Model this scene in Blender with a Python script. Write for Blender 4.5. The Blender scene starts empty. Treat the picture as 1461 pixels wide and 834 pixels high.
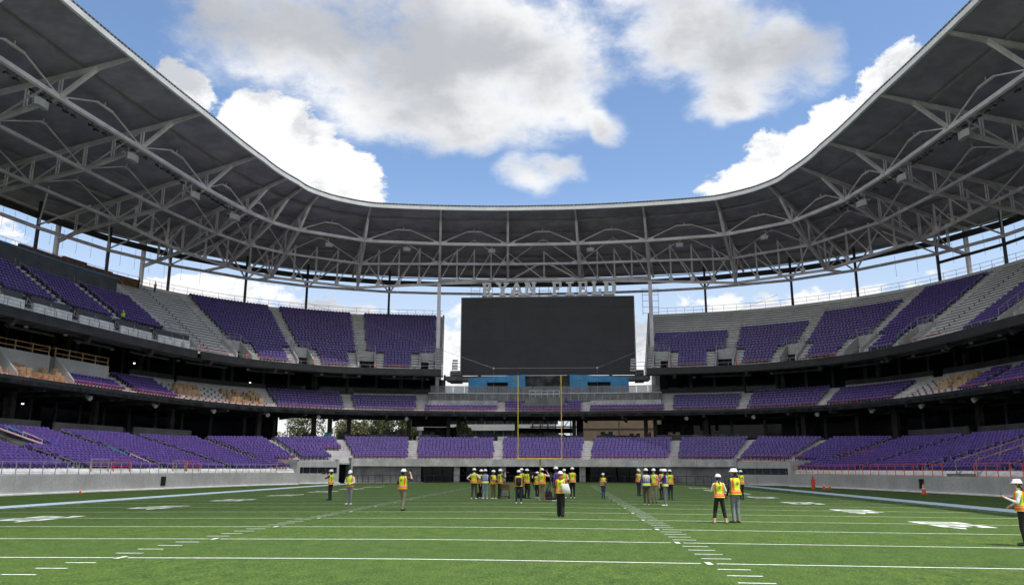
import bpy, bmesh, math, random
import numpy as np
from mathutils import Vector, Matrix
random.seed(7); rng = np.random.default_rng(7)
R = math.radians
sc = bpy.context.scene
COL = sc.collection

# ------------------------------------------------------------------ camera
cam_d = bpy.data.cameras.new('camera'); cam = bpy.data.objects.new('camera', cam_d); COL.objects.link(cam)
cam_d.sensor_width = 36.0; cam_d.lens = 1127.1 / 1461 * 36; cam_d.clip_start = 0.1; cam_d.clip_end = 6000
CAM = Vector((3.25, 0.0, 1.813))
cam.matrix_world = Matrix.Translation(CAM) @ Matrix.Rotation(R(3.801), 4, 'Z') @ Matrix.Rotation(R(90 + 12.563), 4, 'X') @ Matrix.Rotation(R(0.147), 4, 'Z')
sc.camera = cam

# ------------------------------------------------------------------ sun, exposure
SUN_EL = 64.0; SUN_AZ = Vector((0.86, -0.50))            # the sun stands over the right-hand stand, a little behind the camera
sd = Vector((SUN_AZ.x, SUN_AZ.y, 0)).normalized() * math.cos(R(SUN_EL)); sd.z = math.sin(R(SUN_EL))
sun_d = bpy.data.lights.new('sun', 'SUN'); sun = bpy.data.objects.new('sun', sun_d); COL.objects.link(sun)
sun_d.energy = 2.75; sun_d.angle = R(0.7); sun_d.color = (1.0, 0.955, 0.89)
sun.rotation_euler = sd.to_track_quat('Z', 'Y').to_euler(); sun.location = (20, -10, 90)
sc.view_settings.view_transform = 'Standard'; sc.view_settings.look = 'None'
sc.view_settings.exposure = 1.1; sc.view_settings.gamma = 1.0; sc.view_settings.use_curve_mapping = False
sc.cycles.use_denoising = True; sc.cycles.use_adaptive_sampling = True; sc.cycles.adaptive_threshold = 0.02
try: sc.cycles.denoiser = 'OPENIMAGEDENOISE'
except Exception: pass
sc.cycles.max_bounces = 4; sc.cycles.diffuse_bounces = 3; sc.cycles.glossy_bounces = 3; sc.cycles.transparent_max_bounces = 6
sc.cycles.caustics_reflective = False; sc.cycles.caustics_refractive = False

# ------------------------------------------------------------------ world: Nishita sky with cumulus clouds
W = bpy.data.worlds.new('World'); sc.world = W; W.use_nodes = True
nt = W.node_tree; nt.nodes.clear()
def nd(tree, typ, **kw):
    n = tree.nodes.new(typ)
    for k, v in kw.items():
        if k == 'ins':
            for i, val in v.items(): n.inputs[i].default_value = val
        else: setattr(n, k, v)
    return n
def lk(tree, a, b): tree.links.new(a, b)
def M(tree, op, a, b=None, c=None, clamp=False):
    n = tree.nodes.new('ShaderNodeMath'); n.operation = op; n.use_clamp = clamp
    for i, v in enumerate((a, b, c)):
        if v is None: continue
        if isinstance(v, (int, float)): n.inputs[i].default_value = v
        else: tree.links.new(v, n.inputs[i])
    return n.outputs[0]
def VM(tree, op, a, b=None, s=None):
    n = tree.nodes.new('ShaderNodeVectorMath'); n.operation = op
    for i, v in enumerate((a, b)):
        if v is None: continue
        if isinstance(v, (tuple, list, Vector)): n.inputs[i].default_value = tuple(v)
        else: tree.links.new(v, n.inputs[i])
    if s is not None: n.inputs['Scale'].default_value = s
    return n.outputs['Value'] if op in ('DOT_PRODUCT', 'LENGTH') else n.outputs['Vector']
def smooth(tree, v, a, b, lo=0.0, hi=1.0):
    n = tree.nodes.new('ShaderNodeMapRange'); n.interpolation_type = 'SMOOTHSTEP'
    n.inputs['From Min'].default_value = a; n.inputs['From Max'].default_value = b
    n.inputs['To Min'].default_value = lo; n.inputs['To Max'].default_value = hi
    tree.links.new(v, n.inputs['Value']); return n.outputs['Result']
def mixc(tree, f, a, b, typ='MIX'):
    n = tree.nodes.new('ShaderNodeMix'); n.data_type = 'RGBA'; n.blend_type = typ
    for i, v in ((0, f), (6, a), (7, b)):
        if isinstance(v, (int, float)): n.inputs[i].default_value = v
        elif isinstance(v, (tuple, list)): n.inputs[i].default_value = (*v[:3], 1)
        else: tree.links.new(v, n.inputs[i])
    return n.outputs[2]
def noise(tree, vec, scale, detail=4, rough=0.55, dist=0.0):
    n = nd(tree, 'ShaderNodeTexNoise', ins={'Scale': scale, 'Detail': detail, 'Roughness': rough, 'Distortion': dist})
    if vec is not None: tree.links.new(vec, n.inputs['Vector'])
    return n.outputs['Fac']
sky = nd(nt, 'ShaderNodeTexSky', sky_type='NISHITA', sun_disc=False)
sky.sun_elevation = R(SUN_EL); sky.sun_rotation = math.atan2(SUN_AZ.x, SUN_AZ.y); sky.altitude = 200; sky.air_density = 1.0; sky.dust_density = 0.35; sky.ozone_density = 3.0
geo = nt.nodes.new('ShaderNodeTexCoord'); D = geo.outputs['Generated']
D = VM(nt, 'NORMALIZE', D)
def aim(az, el): return Vector((math.sin(R(az)) * math.cos(R(el)), math.cos(R(az)) * math.cos(R(el)), math.sin(R(el))))
# cloud masses: azimuth, elevation, half-widths (deg; azimuth from the field axis to the right)
GREY = [(-20.7, 29.4, 6.8, 4.3), (-13.3, 28.6, 9.2, 4.9), (-5.6, 30.1, 8.2, 4.4), (-9.6, 25.0, 7.0, 2.0), (-1.2, 27.3, 4.2, 3.6), (2.0, 25.6, 1.7, 1.9), (3.4, 24.2, 1.2, 1.4), (-25.4, 31.0, 3.9, 2.4), (-14, 36, 14, 6), (10, 36, 8, 5),
        (11.2, 30.4, 5.4, 3.3), (14.5, 27.5, 4.0, 3.2), (17.0, 28.0, 2.8, 2.4), (13.0, 25.2, 2.6, 1.7)]
WHITE = [(-21.1, 23.4, 3.6, 2.4), (-18.6, 20.8, 3.9, 2.2), (-23.2, 24.0, 2.4, 1.9), (-15.8, 19.8, 2.3, 1.7), (-28.2, 25.2, 2.3, 1.9), (-22.1, 20.7, 3.2, 2.4),
         (14.1, 19.6, 3.2, 1.6), (17.2, 21.0, 3.0, 2.0), (20.1, 22.8, 2.6, 2.0), (23.5, 25.0, 2.5, 2.0)]
wob = nd(nt, 'ShaderNodeTexNoise', ins={'Scale': 10.0, 'Detail': 2, 'Roughness': 0.55}); lk(nt, D, wob.inputs['Vector'])
Dw = VM(nt, 'ADD', D, VM(nt, 'SCALE', VM(nt, 'SUBTRACT', wob.outputs['Color'], (0.5, 0.5, 0.5)), s=0.07))
FRONT = smooth(nt, VM(nt, 'DOT_PRODUCT', D, aim(-2, 27)), 0.70, 0.76, -9.0, 0.0)      # the masses below lie ahead of the camera only
def mass(blobs):
    q = None
    for az, el, rx, ry in blobs:
        c = aim(az, el); r = Vector((math.cos(R(az)), -math.sin(R(az)), 0)); u = r.cross(c)
        a = VM(nt, 'DOT_PRODUCT', Dw, r / math.sin(R(rx))); b = VM(nt, 'DOT_PRODUCT', Dw, u / math.sin(R(ry)))
        e = M(nt, 'MULTIPLY_ADD', a, a, M(nt, 'MULTIPLY', b, b)); q = e if q is None else M(nt, 'SMOOTH_MIN', q, e, .5)
    return M(nt, 'ADD', M(nt, 'SUBTRACT', 1.0, q), FRONT)
sep = nt.nodes.new('ShaderNodeSeparateXYZ'); lk(nt, D, sep.inputs[0]); elev = sep.outputs['Z']
flat = VM(nt, 'MULTIPLY', D, (1.0, 1.0, 1.7))
n1 = noise(nt, flat, 7.0, 6, 0.57); n2 = noise(nt, VM(nt, 'ADD', flat, (3.1, 1.7, .4)), 26.0, 4, 0.6); nl = noise(nt, VM(nt, 'ADD', flat, (1.3, .2, 2.4)), 4.2, 2, 0.5)
# broken cloud, thickened to add ambient light, goes on round the whole sky outside the frame, and banks lie low over the horizon
away = M(nt, 'ADD', M(nt, 'MULTIPLY', M(nt, 'SUBTRACT', noise(nt, flat, 2.6, 3, 0.5), 0.43), 7.0), smooth(nt, VM(nt, 'DOT_PRODUCT', D, aim(0, 24)), 0.80, 0.90, 0.0, -6.0))
low = M(nt, 'ADD', smooth(nt, elev, 0.19, 0.31, 0.45, -6.0), M(nt, 'MULTIPLY', M(nt, 'SUBTRACT', noise(nt, VM(nt, 'MULTIPLY', D, (1, 1, 3.2)), 6.0, 3, .55), 0.5), 4.0))
dg_ = M(nt, 'MINIMUM', M(nt, 'MAXIMUM', mass(GREY), M(nt, 'SUBTRACT', mass([(-2.4, 21.6, 2.4, 1.5), (-.5, 21.3, 2.2, 1.2)]), .62)), 1.0); dw_ = M(nt, 'MINIMUM', M(nt, 'MAXIMUM', M(nt, 'MAXIMUM', mass(WHITE), low), away), 1.0)
wisp = noise(nt, VM(nt, 'ADD', flat, VM(nt, 'SCALE', wob.outputs['Color'], s=.10)), 34.0, 5, 0.68)
ragged = M(nt, 'ADD', M(nt, 'MULTIPLY', M(nt, 'SUBTRACT', n1, 0.5), 2.6), M(nt, 'ADD', M(nt, 'MULTIPLY', M(nt, 'SUBTRACT', n2, 0.5), 0.9), M(nt, 'MULTIPLY', M(nt, 'SUBTRACT', wisp, 0.5), 1.0)))
bg_ = M(nt, 'ADD', dg_, ragged); bw_ = M(nt, 'ADD', dw_, ragged)
ag = M(nt, 'POWER', smooth(nt, bg_, -0.75, 0.85), 1.5); aw = smooth(nt, M(nt, 'ADD', bw_, M(nt, 'MULTIPLY', M(nt, 'SUBTRACT', wisp, .5), .8)), -0.10, 0.30)
tone = M(nt, 'ADD', M(nt, 'MULTIPLY', M(nt, 'SUBTRACT', nl, 0.5), 3.2), M(nt, 'ADD', M(nt, 'MULTIPLY', dg_, 0.5), M(nt, 'ADD', M(nt, 'MULTIPLY', M(nt, 'SUBTRACT', n1, 0.5), 1.5), M(nt, 'MULTIPLY', M(nt, 'SUBTRACT', wisp, 0.5), .5))))
cg = mixc(nt, smooth(nt, tone, -0.30, 0.80), (5.3, 5.32, 5.36), (2.75, 2.85, 3.05))
cw = mixc(nt, smooth(nt, M(nt, 'ADD', M(nt, 'MULTIPLY', M(nt, 'SUBTRACT', wob.outputs['Fac'], n1), 2.4), M(nt, 'MULTIPLY', M(nt, 'SUBTRACT', wisp, .5), 1.2)), -0.15, 0.50), (5.4, 5.4, 5.4), (3.2, 3.35, 3.6))
veil = smooth(nt, elev, 0.12, 0.36, 0.62, 0.0)           # bright haze towards the horizon
skyc = mixc(nt, ag, mixc(nt, aw, mixc(nt, veil, sky.outputs['Color'], (4.0, 4.25, 4.6)), cw), cg)
bg = nd(nt, 'ShaderNodeBackground', ins={'Strength': 0.09}); lk(nt, skyc, bg.inputs['Color'])
wo = nt.nodes.new('ShaderNodeOutputWorld'); lk(nt, bg.outputs[0], wo.inputs['Surface'])
W.cycles.sampling_method = 'MANUAL'; W.cycles.sample_map_resolution = 512

# ------------------------------------------------------------------ materials
MATS = {}
def mat(name, col, rough=0.7, metal=0.0, var=0.12, scale=1.5, bump=0.0, bscale=20.0, col2=None, spec=0.4, fine=None, emit=None, stain=0.0):
    m = bpy.data.materials.new(name); m.use_nodes = True; t = m.node_tree; b = t.nodes['Principled BSDF']
    g = t.nodes.new('ShaderNodeNewGeometry'); p = g.outputs['Position']
    n = noise(t, p, scale, 5, 0.6)
    c2 = col2 or tuple(max(0, c * (1 - 2.2 * var)) for c in col); c1 = col if col2 else tuple(min(1, c * (1 + var)) for c in col)
    out = mixc(t, smooth(t, n, 0.34, 0.68), c2, c1)
    if fine: out = mixc(t, M(t, 'MULTIPLY', smooth(t, noise(t, p, fine, 2, .7), .4, .62), 0.35), out, tuple(c * 0.62 for c in col))
    if stain:
        streak = noise(t, VM(t, 'MULTIPLY', p, (1.6, 1.6, 0.18)), 1.7, 4, .65)
        out = mixc(t, M(t, 'MULTIPLY', smooth(t, streak, .52, .72), stain), out, tuple(c * 0.45 for c in col))
    lk(t, out, b.inputs['Base Color'])
    rr = t.nodes.new('ShaderNodeMapRange'); rr.inputs['To Min'].default_value = max(0.03, rough - .08); rr.inputs['To Max'].default_value = min(1, rough + .1); lk(t, n, rr.inputs['Value']); lk(t, rr.outputs[0], b.inputs['Roughness'])
    b.inputs['Metallic'].default_value = metal; b.inputs['Specular IOR Level'].default_value = spec
    if bump:
        bn = nd(t, 'ShaderNodeBump', ins={'Strength': bump, 'Distance': 0.02}); lk(t, noise(t, p, bscale, 4, .6), bn.inputs['Height']); lk(t, bn.outputs[0], b.inputs['Normal'])
    if emit: b.inputs['Emission Color'].default_value = (*emit[:3], 1); b.inputs['Emission Strength'].default_value = emit[3]
    MATS[name] = m; return m
mat('concrete', (0.53, 0.525, 0.52), 0.85, var=.07, scale=.35, bump=.2, bscale=9, fine=5, stain=.22, spec=.25)
mat('concrete_pale', (0.62, 0.615, 0.60), 0.85, var=.12, scale=.8, bump=.2, bscale=9, fine=9, stain=.22, spec=.25)
mat('tread', (0.68, 0.675, 0.67), 0.85, var=.10, scale=.9, bump=.15, bscale=12, fine=6, spec=.25)
mat('precast', (0.25, 0.25, 0.25), 0.8, var=.14, scale=.7, bump=.15, bscale=8, stain=.3, spec=.25)
mat('riser', (0.68, 0.675, 0.67), 0.85, var=.07, scale=.3, stain=.12, spec=.2)
mat('step_shade', (0.10, 0.10, 0.10), 0.9, var=.2, scale=1.0, spec=.2)  # dark tone painted in for the shadow line at each step
mat('white_board', (0.80, 0.80, 0.79), 0.7, var=.08, scale=1.2, stain=.15)
mat('fascia', (0.034, 0.035, 0.038), 0.5, var=.14, scale=.6, spec=.35)
mat('fascia_side', (0.060, 0.061, 0.066), 0.6, var=.14, scale=.6, spec=.3)
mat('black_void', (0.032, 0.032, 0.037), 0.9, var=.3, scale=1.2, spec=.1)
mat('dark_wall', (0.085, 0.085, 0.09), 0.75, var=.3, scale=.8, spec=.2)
mat('slate', (0.085, 0.093, 0.105), 0.6, var=.1, scale=.8, spec=.3)
mat('purple_pan_shade', (0.068, 0.042, 0.165), 0.5, var=.16, scale=2.6, spec=.4)  # seat purple darkened so the pans paint in the shade between rows
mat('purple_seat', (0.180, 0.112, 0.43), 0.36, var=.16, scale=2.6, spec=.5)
mat('seat_bracket', (0.03, 0.03, 0.035), 0.5, var=.1)
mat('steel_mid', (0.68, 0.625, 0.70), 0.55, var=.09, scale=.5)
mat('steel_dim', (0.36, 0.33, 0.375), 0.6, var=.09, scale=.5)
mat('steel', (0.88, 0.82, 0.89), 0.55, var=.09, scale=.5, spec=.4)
mat('steel_dark', (0.055, 0.05, 0.05), 0.6, var=.2, scale=.7)
mat('galvanised', (0.42, 0.43, 0.43), 0.5, metal=.3, var=.1, scale=3)
mat('roof_edge', (0.82, 0.825, 0.82), 0.5, var=.05, scale=.6)
mat('screen', (0.055, 0.053, 0.060), 0.55, var=.08, scale=.4, spec=.35)
mat('screen_seam', (0.008, 0.008, 0.010), 0.7, var=.1)
mat('letter_face', (0.88, 0.87, 0.93), 0.5, var=.04, scale=2)
mat('letter_side', (0.10, 0.065, 0.22), 0.5, var=.05)
mat('blue_wrap', (0.075, 0.34, 0.66), 0.5, var=.1, scale=.9)
mat('yellow_paint', (0.86, 0.66, 0.03), 0.4, var=.03)
mat('orange_paint', (0.75, 0.13, 0.045), 0.5, var=.06)
mat('red_paint', (0.72, 0.075, 0.06), 0.5, var=.06)
mat('timber', (0.52, 0.33, 0.19), 0.75, var=.15, scale=3)
mat('cardboard', (0.50, 0.345, 0.205), 0.85, var=.16, scale=2.5)
mat('tape', (0.50, 0.36, 0.21), 0.5, var=.05)
mat('line_white', (0.66, 0.70, 0.68), 0.9, var=.1, scale=6, fine=40)
mat('line_blue', (0.54, 0.69, 0.78), 0.9, var=.08, scale=5, fine=40)
mat('brick_red', (0.20, 0.10, 0.065), 0.85, var=.2, scale=2)
mat('tan_brick', (0.42, 0.31, 0.215), 0.85, var=.08, scale=.5, fine=5)
mat('white_render', (0.70, 0.70, 0.68), 0.8, var=.05, scale=.4)
mat('window_dark', (0.03, 0.045, 0.055), 0.12, var=.2, scale=.6, spec=.6)
mat('bark', (0.075, 0.055, 0.04), 0.9, var=.25, scale=4, bump=.4)
mat('leaf_a', (0.16, 0.19, 0.06), 0.7, var=.25, scale=.6)
mat('leaf_b', (0.115, 0.15, 0.055), 0.7, var=.25, scale=.6)
mat('leaf_c', (0.24, 0.235, 0.10), 0.7, var=.2, scale=.6)
mat('cone_red', (0.80, 0.085, 0.035), 0.45, var=.05)
mat('reflective', (0.75, 0.75, 0.74), 0.35, var=.03)
mat('speaker', (0.50, 0.51, 0.51), 0.6, var=.06, scale=3)
mat('black_plastic', (0.02, 0.02, 0.022), 0.45, var=.2, scale=4)
mat('lamp_glass', (0.35, 0.36, 0.38), 0.15, var=.05)
mat('rail_pink', (0.80, 0.52, 0.55), 0.5, var=.05); mat('rail_teal', (0.06, 0.42, 0.50), 0.5, var=.05); mat('rail_blue', (0.06, 0.15, 0.50), 0.5, var=.05)
mat('road_earth', (0.11, 0.12, 0.07), 0.95, var=.3, scale=.05)
def glass_mat(name, col, alpha):
    m = bpy.data.materials.new(name); m.use_nodes = True; b = m.node_tree.nodes['Principled BSDF']
    b.inputs['Base Color'].default_value = (*col, 1); b.inputs['Roughness'].default_value = 0.08; b.inputs['Alpha'].default_value = alpha; MATS[name] = m
mat('lamp_lit', (.9, .9, .85), .5, emit=(1, .95, .85, 2.0)); glass_mat('glass', (0.22, 0.25, 0.28), 0.55); glass_mat('glass_dark', (0.012, 0.014, 0.02), 0.9); MATS['glass_dark'].node_tree.nodes['Principled BSDF'].inputs['Specular IOR Level'].default_value = .2
# turf: green fibres with mown bands and speckle
m = bpy.data.materials.new('turf'); m.use_nodes = True; t = m.node_tree; b = t.nodes['Principled BSDF']; p = t.nodes.new('ShaderNodeNewGeometry').outputs['Position']
big = noise(t, p, .22, 4, .55); midn = noise(t, VM(t, 'MULTIPLY', p, (1, .55, 1)), 2.4, 5, .65); fin = noise(t, VM(t, 'MULTIPLY', p, (1, .45, 1)), 26, 3, .75)
c = mixc(t, smooth(t, midn, .3, .7), (0.028, 0.068, 0.010), (0.070, 0.122, 0.018))
c = mixc(t, M(t, 'MULTIPLY', smooth(t, big, .35, .65), .5), c, (0.050, 0.102, 0.013))
c = mixc(t, M(t, 'MULTIPLY', smooth(t, fin, .52, .64), .50), c, (0.190, 0.250, 0.042))
c = mixc(t, M(t, 'MULTIPLY', smooth(t, fin, .48, .37), .60), c, (0.014, 0.038, 0.008))
sx_ = t.nodes.new('ShaderNodeSeparateXYZ'); lk(t, p, sx_.inputs[0])
band = smooth(t, M(t, 'SINE', M(t, 'MULTIPLY', M(t, 'SUBTRACT', sx_.outputs['Y'], 16.842), math.pi / 4.572)), -.12, .12)      # pile brushed one way, then the other, every five yards
c = mixc(t, M(t, 'MULTIPLY', band, .20), c, (0.030, 0.070, 0.014))
scuff = noise(t, VM(t, 'MULTIPLY', p, (.35, 1.2, 1)), .9, 5, .7); c = mixc(t, M(t, 'MULTIPLY', smooth(t, scuff, .56, .74), .35), c, (0.085, 0.120, 0.040))
lk(t, c, b.inputs['Base Color']); b.inputs['Roughness'].default_value = .8; b.inputs['Specular IOR Level'].default_value = .25
bn = nd(t, 'ShaderNodeBump', ins={'Strength': .9, 'Distance': .03}); lk(t, fin, bn.inputs['Height']); lk(t, bn.outputs[0], b.inputs['Normal']); MATS['turf'] = m
# ribbed metal roof deck (ribs run up the slope, as a fine relief)
m = mat('roof_deck', (0.37, 0.335, 0.44), 0.6, var=.1, scale=.4, spec=.3)

# ------------------------------------------------------------------ mesh helpers
def tag(o, label=None, cat=None, group=None, kind=None):
    if label: o['label'] = label
    if cat: o['category'] = cat
    if group: o['group'] = group
    if kind: o['kind'] = kind
    return o
def thing(name, label, cat, loc=(0, 0, 0), group=None, kind=None):
    o = bpy.data.objects.new(name, None); COL.objects.link(o); o.location = loc; o.empty_display_size = .3
    return tag(o, label, cat, group, kind)
def link(o, parent=None):
    COL.objects.link(o)
    if parent is not None:
        o.parent = parent
        o.matrix_parent_inverse = Matrix.LocRotScale(parent.location, parent.rotation_euler, parent.scale).inverted()
    return o
class MB:
    def __init__(s): s.v = []; s.f = []; s.mi = []
    def add(s, vs, fs, k=0):
        n = len(s.v); s.v.extend(tuple(x) for x in vs); s.f.extend(tuple(i + n for i in q) for q in fs); s.mi.extend([k] * len(fs)); return s
    def frame(s, p, q, up):
        d = Vector(q) - Vector(p); L = d.length; d = d / L if L > 1e-9 else Vector((0, 0, 1)); u = Vector(up)
        x = d.cross(u)
        if x.length < 1e-4: x = d.cross(Vector((1, 0, 0)))
        x.normalize(); y = x.cross(d); return x, y
    def beam(s, p, q, w, h=None, up=(0, 0, 1), k=0, w2=None, h2=None):
        h = w if h is None else h; w2 = w if w2 is None else w2; h2 = h if h2 is None else h2
        p = Vector(p); q = Vector(q); x, y = s.frame(p, q, up)
        vs = [p + x * a * w / 2 + y * b * h / 2 for a, b in ((-1, -1), (1, -1), (1, 1), (-1, 1))] + [q + x * a * w2 / 2 + y * b * h2 / 2 for a, b in ((-1, -1), (1, -1), (1, 1), (-1, 1))]
        return s.add(vs, [(3, 2, 1, 0), (4, 5, 6, 7), (0, 1, 5, 4), (1, 2, 6, 5), (2, 3, 7, 6), (3, 0, 4, 7)], k)
    def ibeam(s, p, q, w, h, up=(0, 0, 1), k=0, t=.05):
        p = Vector(p); q = Vector(q); x, y = s.frame(p, q, up)
        o = y * (h / 2 - t / 2)
        s.beam(p + o, q + o, w, t, up, k); s.beam(p - o, q - o, w, t, up, k)
        return s.beam(p, q, t, h - 2.02 * t, up, k)
    def tube(s, p, q, r, n=6, k=0, r2=None, cap=True):
        p = Vector(p); q = Vector(q); r2 = r if r2 is None else r2; x, y = s.frame(p, q, (0, 0, 1))
        vs = []
        for c, rr in ((p, r), (q, r2)):
            for i in range(n):
                a = 2 * math.pi * i / n; vs.append(c + x * math.cos(a) * rr + y * math.sin(a) * rr)
        fs = [(i, (i + 1) % n, n + (i + 1) % n, n + i) for i in range(n)]
        if cap: fs += [tuple(range(n - 1, -1, -1)), tuple(range(n, 2 * n))]
        return s.add(vs, fs, k)
    def path(s, pts, r, n=5, k=0):
        for a, b in zip(pts, pts[1:]): s.tube(a, b, r, n, k)
        return s
    def box(s, c, size, rz=0.0, k=0):
        x, y, z = (v / 2 for v in size); cs, sn = math.cos(rz), math.sin(rz); vs = []
        for dz in (-z, z):
            for a, b in ((-x, -y), (x, -y), (x, y), (-x, y)): vs.append((c[0] + a * cs - b * sn, c[1] + a * sn + b * cs, c[2] + dz))
        return s.add(vs, [(3, 2, 1, 0), (4, 5, 6, 7), (0, 1, 5, 4), (1, 2, 6, 5), (2, 3, 7, 6), (3, 0, 4, 7)], k)
    def rings(s, rs, closed=False, cap=True, k=0, kf=None):
        n = len(rs[0]); base = len(s.v)
        for r in rs: s.v.extend(tuple(x) for x in r)
        m = n if closed else n - 1
        for i in range(len(rs) - 1):
            for j in range(m):
                a = base + i * n + j; b = base + i * n + (j + 1) % n
                s.f.append((a, b, b + n, a + n)); s.mi.append(kf(i, j) if kf else k)
        if cap and closed:
            s.f.append(tuple(base + j for j in range(n - 1, -1, -1))); s.mi.append(kf(0, 0) if kf else k)
            s.f.append(tuple(base + (len(rs) - 1) * n + j for j in range(n))); s.mi.append(kf(len(rs) - 2, 0) if kf else k)
        return s
    def mesh(s, name, mats):
        me = bpy.data.meshes.new(name); me.from_pydata(s.v, [], s.f)
        for x in (mats if isinstance(mats, (list, tuple)) else [mats]): me.materials.append(MATS[x] if isinstance(x, str) else x)
        if any(s.mi): me.polygons.foreach_set('material_index', s.mi)
        me.update(); return me
    def build(s, name, mats, parent=None, smooth=False, kind=None, label=None):
        me = s.mesh(name, mats)
        if smooth: me.polygons.foreach_set('use_smooth', [True] * len(me.polygons))
        o = bpy.data.objects.new(name, me); link(o, parent)
        return tag(o, label, None, None, kind)
def inst(name, me, loc, rz, parent=None, sca=None):
    o = bpy.data.objects.new(name, me); o.location = loc; o.rotation_euler = (0, 0, rz)
    if sca: o.scale = sca
    return link(o, parent)
def crown(x): return -0.154 * min(math.sqrt(x * x + 4) - 2, 27) / 22.4
# ------------------------------------------------------------------ plan of the bowl: a base line (front of the upper tiers) with offsets along its normal
CP = [(-51.2, 20), (-51.3, 35), (-51.1, 50), (-50.6, 60), (-49.8, 70), (-48.5, 81), (-46.5, 94), (-44.3, 102), (-40.8, 109), (-36.5, 113.5), (-29.5, 118.2), (-21, 120.6), (-10, 122.3), (0, 122.9)]
_P = np.array(CP + [(-x, y) for x, y in CP[-2::-1]], float)
def _cat(P, n=24):
    Q = np.vstack([2 * P[0] - P[1], P, 2 * P[-1] - P[-2]]); out = []
    for i in range(1, len(Q) - 2):
        a, b, c, d = Q[i - 1:i + 3]
        for t in np.arange(n) / n: out.append(.5 * (2 * b + (c - a) * t + (2 * a - 5 * b + 4 * c - d) * t * t + (-a + 3 * b - 3 * c + d) * t ** 3))
    out.append(Q[-2]); return np.array(out)
_C = _cat(_P)
for _ in range(30): _C[1:-1] = (_C[:-2] + 2 * _C[1:-1] + _C[2:]) / 4
_d = np.r_[0, np.cumsum(np.hypot(*np.diff(_C, axis=0).T))]; _S = _d - _d[-1] / 2
_T = np.gradient(_C, _S, axis=0); _T /= np.hypot(*_T.T)[:, None]; _N = np.stack([-_T[:, 1], _T[:, 0]], 1)
def nrm(s):
    v = Vector((np.interp(s, _S, _N[:, 0]), np.interp(s, _S, _N[:, 1]))); v.normalize(); return v
def P3(s, off, z):
    n = nrm(s); return Vector((np.interp(s, _S, _C[:, 0]) + n.x * off, np.interp(s, _S, _C[:, 1]) + n.y * off, z))
def rz_out(s):                                   # rotation that turns local +y to the outward normal
    n = nrm(s); return math.atan2(-n.x, n.y)
def srange(a, b, step=1.6):
    n = max(1, int(math.ceil(abs(b - a) / step))); return [a + (b - a) * i / n for i in range(n + 1)]
def sweep(mb, prof, a, b, step=1.6, closed=False, k=0, caps=True, riser=False):
    """prof: list of (off, z) or a function s -> such a list."""
    ss = srange(a, b, step); rows = []
    for s in ss:
        pr = prof(s) if callable(prof) else prof
        rows.append([P3(s, o, z) for o, z in pr])
    base = len(mb.v); n = len(rows[0]); pr0 = prof(a) if callable(prof) else prof
    for r in rows: mb.v.extend(tuple(x) for x in r)
    m = n if closed else n - 1
    for i in range(len(rows) - 1):
        for j in range(m):
            p = base + i * n + j; q = base + i * n + (j + 1) % n
            mb.f.append((p, p + n, q + n, q)); mb.mi.append((2 if abs(pr0[j][1] - pr0[j + 1][1]) < .135 else 1) if riser and abs(pr0[j][0] - pr0[j + 1][0]) < 1e-6 else k)  # short upright strips take the painted step shadow
    if closed and caps:
        mb.f.append(tuple(base + j for j in range(n))); mb.mi.append(k)
        mb.f.append(tuple(base + (len(rows) - 1) * n + j for j in range(n - 1, -1, -1))); mb.mi.append(k)
    return mb
def bandbox(mb, a, b, o0, o1, z0, z1, step=1.6, k=0):
    return sweep(mb, [(o0, z0), (o0, z1), (o1, z1), (o1, z0)], a, b, step, True, k)
ORD = ['', 'first', 'second', 'third', 'fourth', 'fifth', 'sixth', 'seventh', 'eighth', 'ninth', 'tenth', 'eleventh', 'twelfth']
def side(s): return 'left' if s < 0 else 'right'

# ------------------------------------------------------------------ ground, field and its markings
def sheet(name, x0, x1, y0, y1, z, m, nx=1, kind='structure', parent=None, crowned=False):
    mb = MB(); xs = np.linspace(x0, x1, nx + 1); vs = []
    for x in xs: vs += [(x, y0, z + (crown(x) if crowned else 0)), (x, y1, z + (crown(x) if crowned else 0))]
    mb.add(vs, [(2 * i, 2 * i + 2, 2 * i + 3, 2 * i + 1) for i in range(nx)])
    o = mb.build(name, m, parent); 
    if kind: tag(o, None, None, None, kind)
    return o
g = MB(); g.add([(-2500, -2500, -.75), (2500, -2500, -.75), (2500, 2500, -.75), (-2500, 2500, -.75)], [(0, 1, 2, 3)])
tag(g.build('ground', 'road_earth'), 'brown green open ground around the stadium reaching the horizon', 'ground', None, 'structure')
g = MB(); rows = []
for s in srange(-134, 134, 3):
    n = nrm(s); a = P3(s, 3, 5.55); rows.append([P3(s, 3.2, 5.55), P3(s, 40, 5.5), a + Vector((n.x, n.y, 0)) * 700 - Vector((0, 0, 3))])
g.rings(rows); tag(g.build('terrain', 'road_earth'), 'raised land beyond the far stand', 'terrain', None, 'structure')
field = sheet('field', -40, 40, -45, 124, 0, 'turf', 60, crowned=True)
tag(field, 'green artificial turf football field with white yard lines', 'field', None, 'structure')
YL1 = 16.842; YD = 0.9144; GOAL = YL1 + 85 * YD; ENDL = GOAL + 10 * YD
def strip(name, x0, x1, y0, y1, m='line_white', nx=None, lift=.004, parent=field):
    nx = nx or max(1, int(abs(x1 - x0) / 1.35)); return sheet(name, x0, x1, y0, y1, lift, m, nx, None, parent, True)
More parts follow.
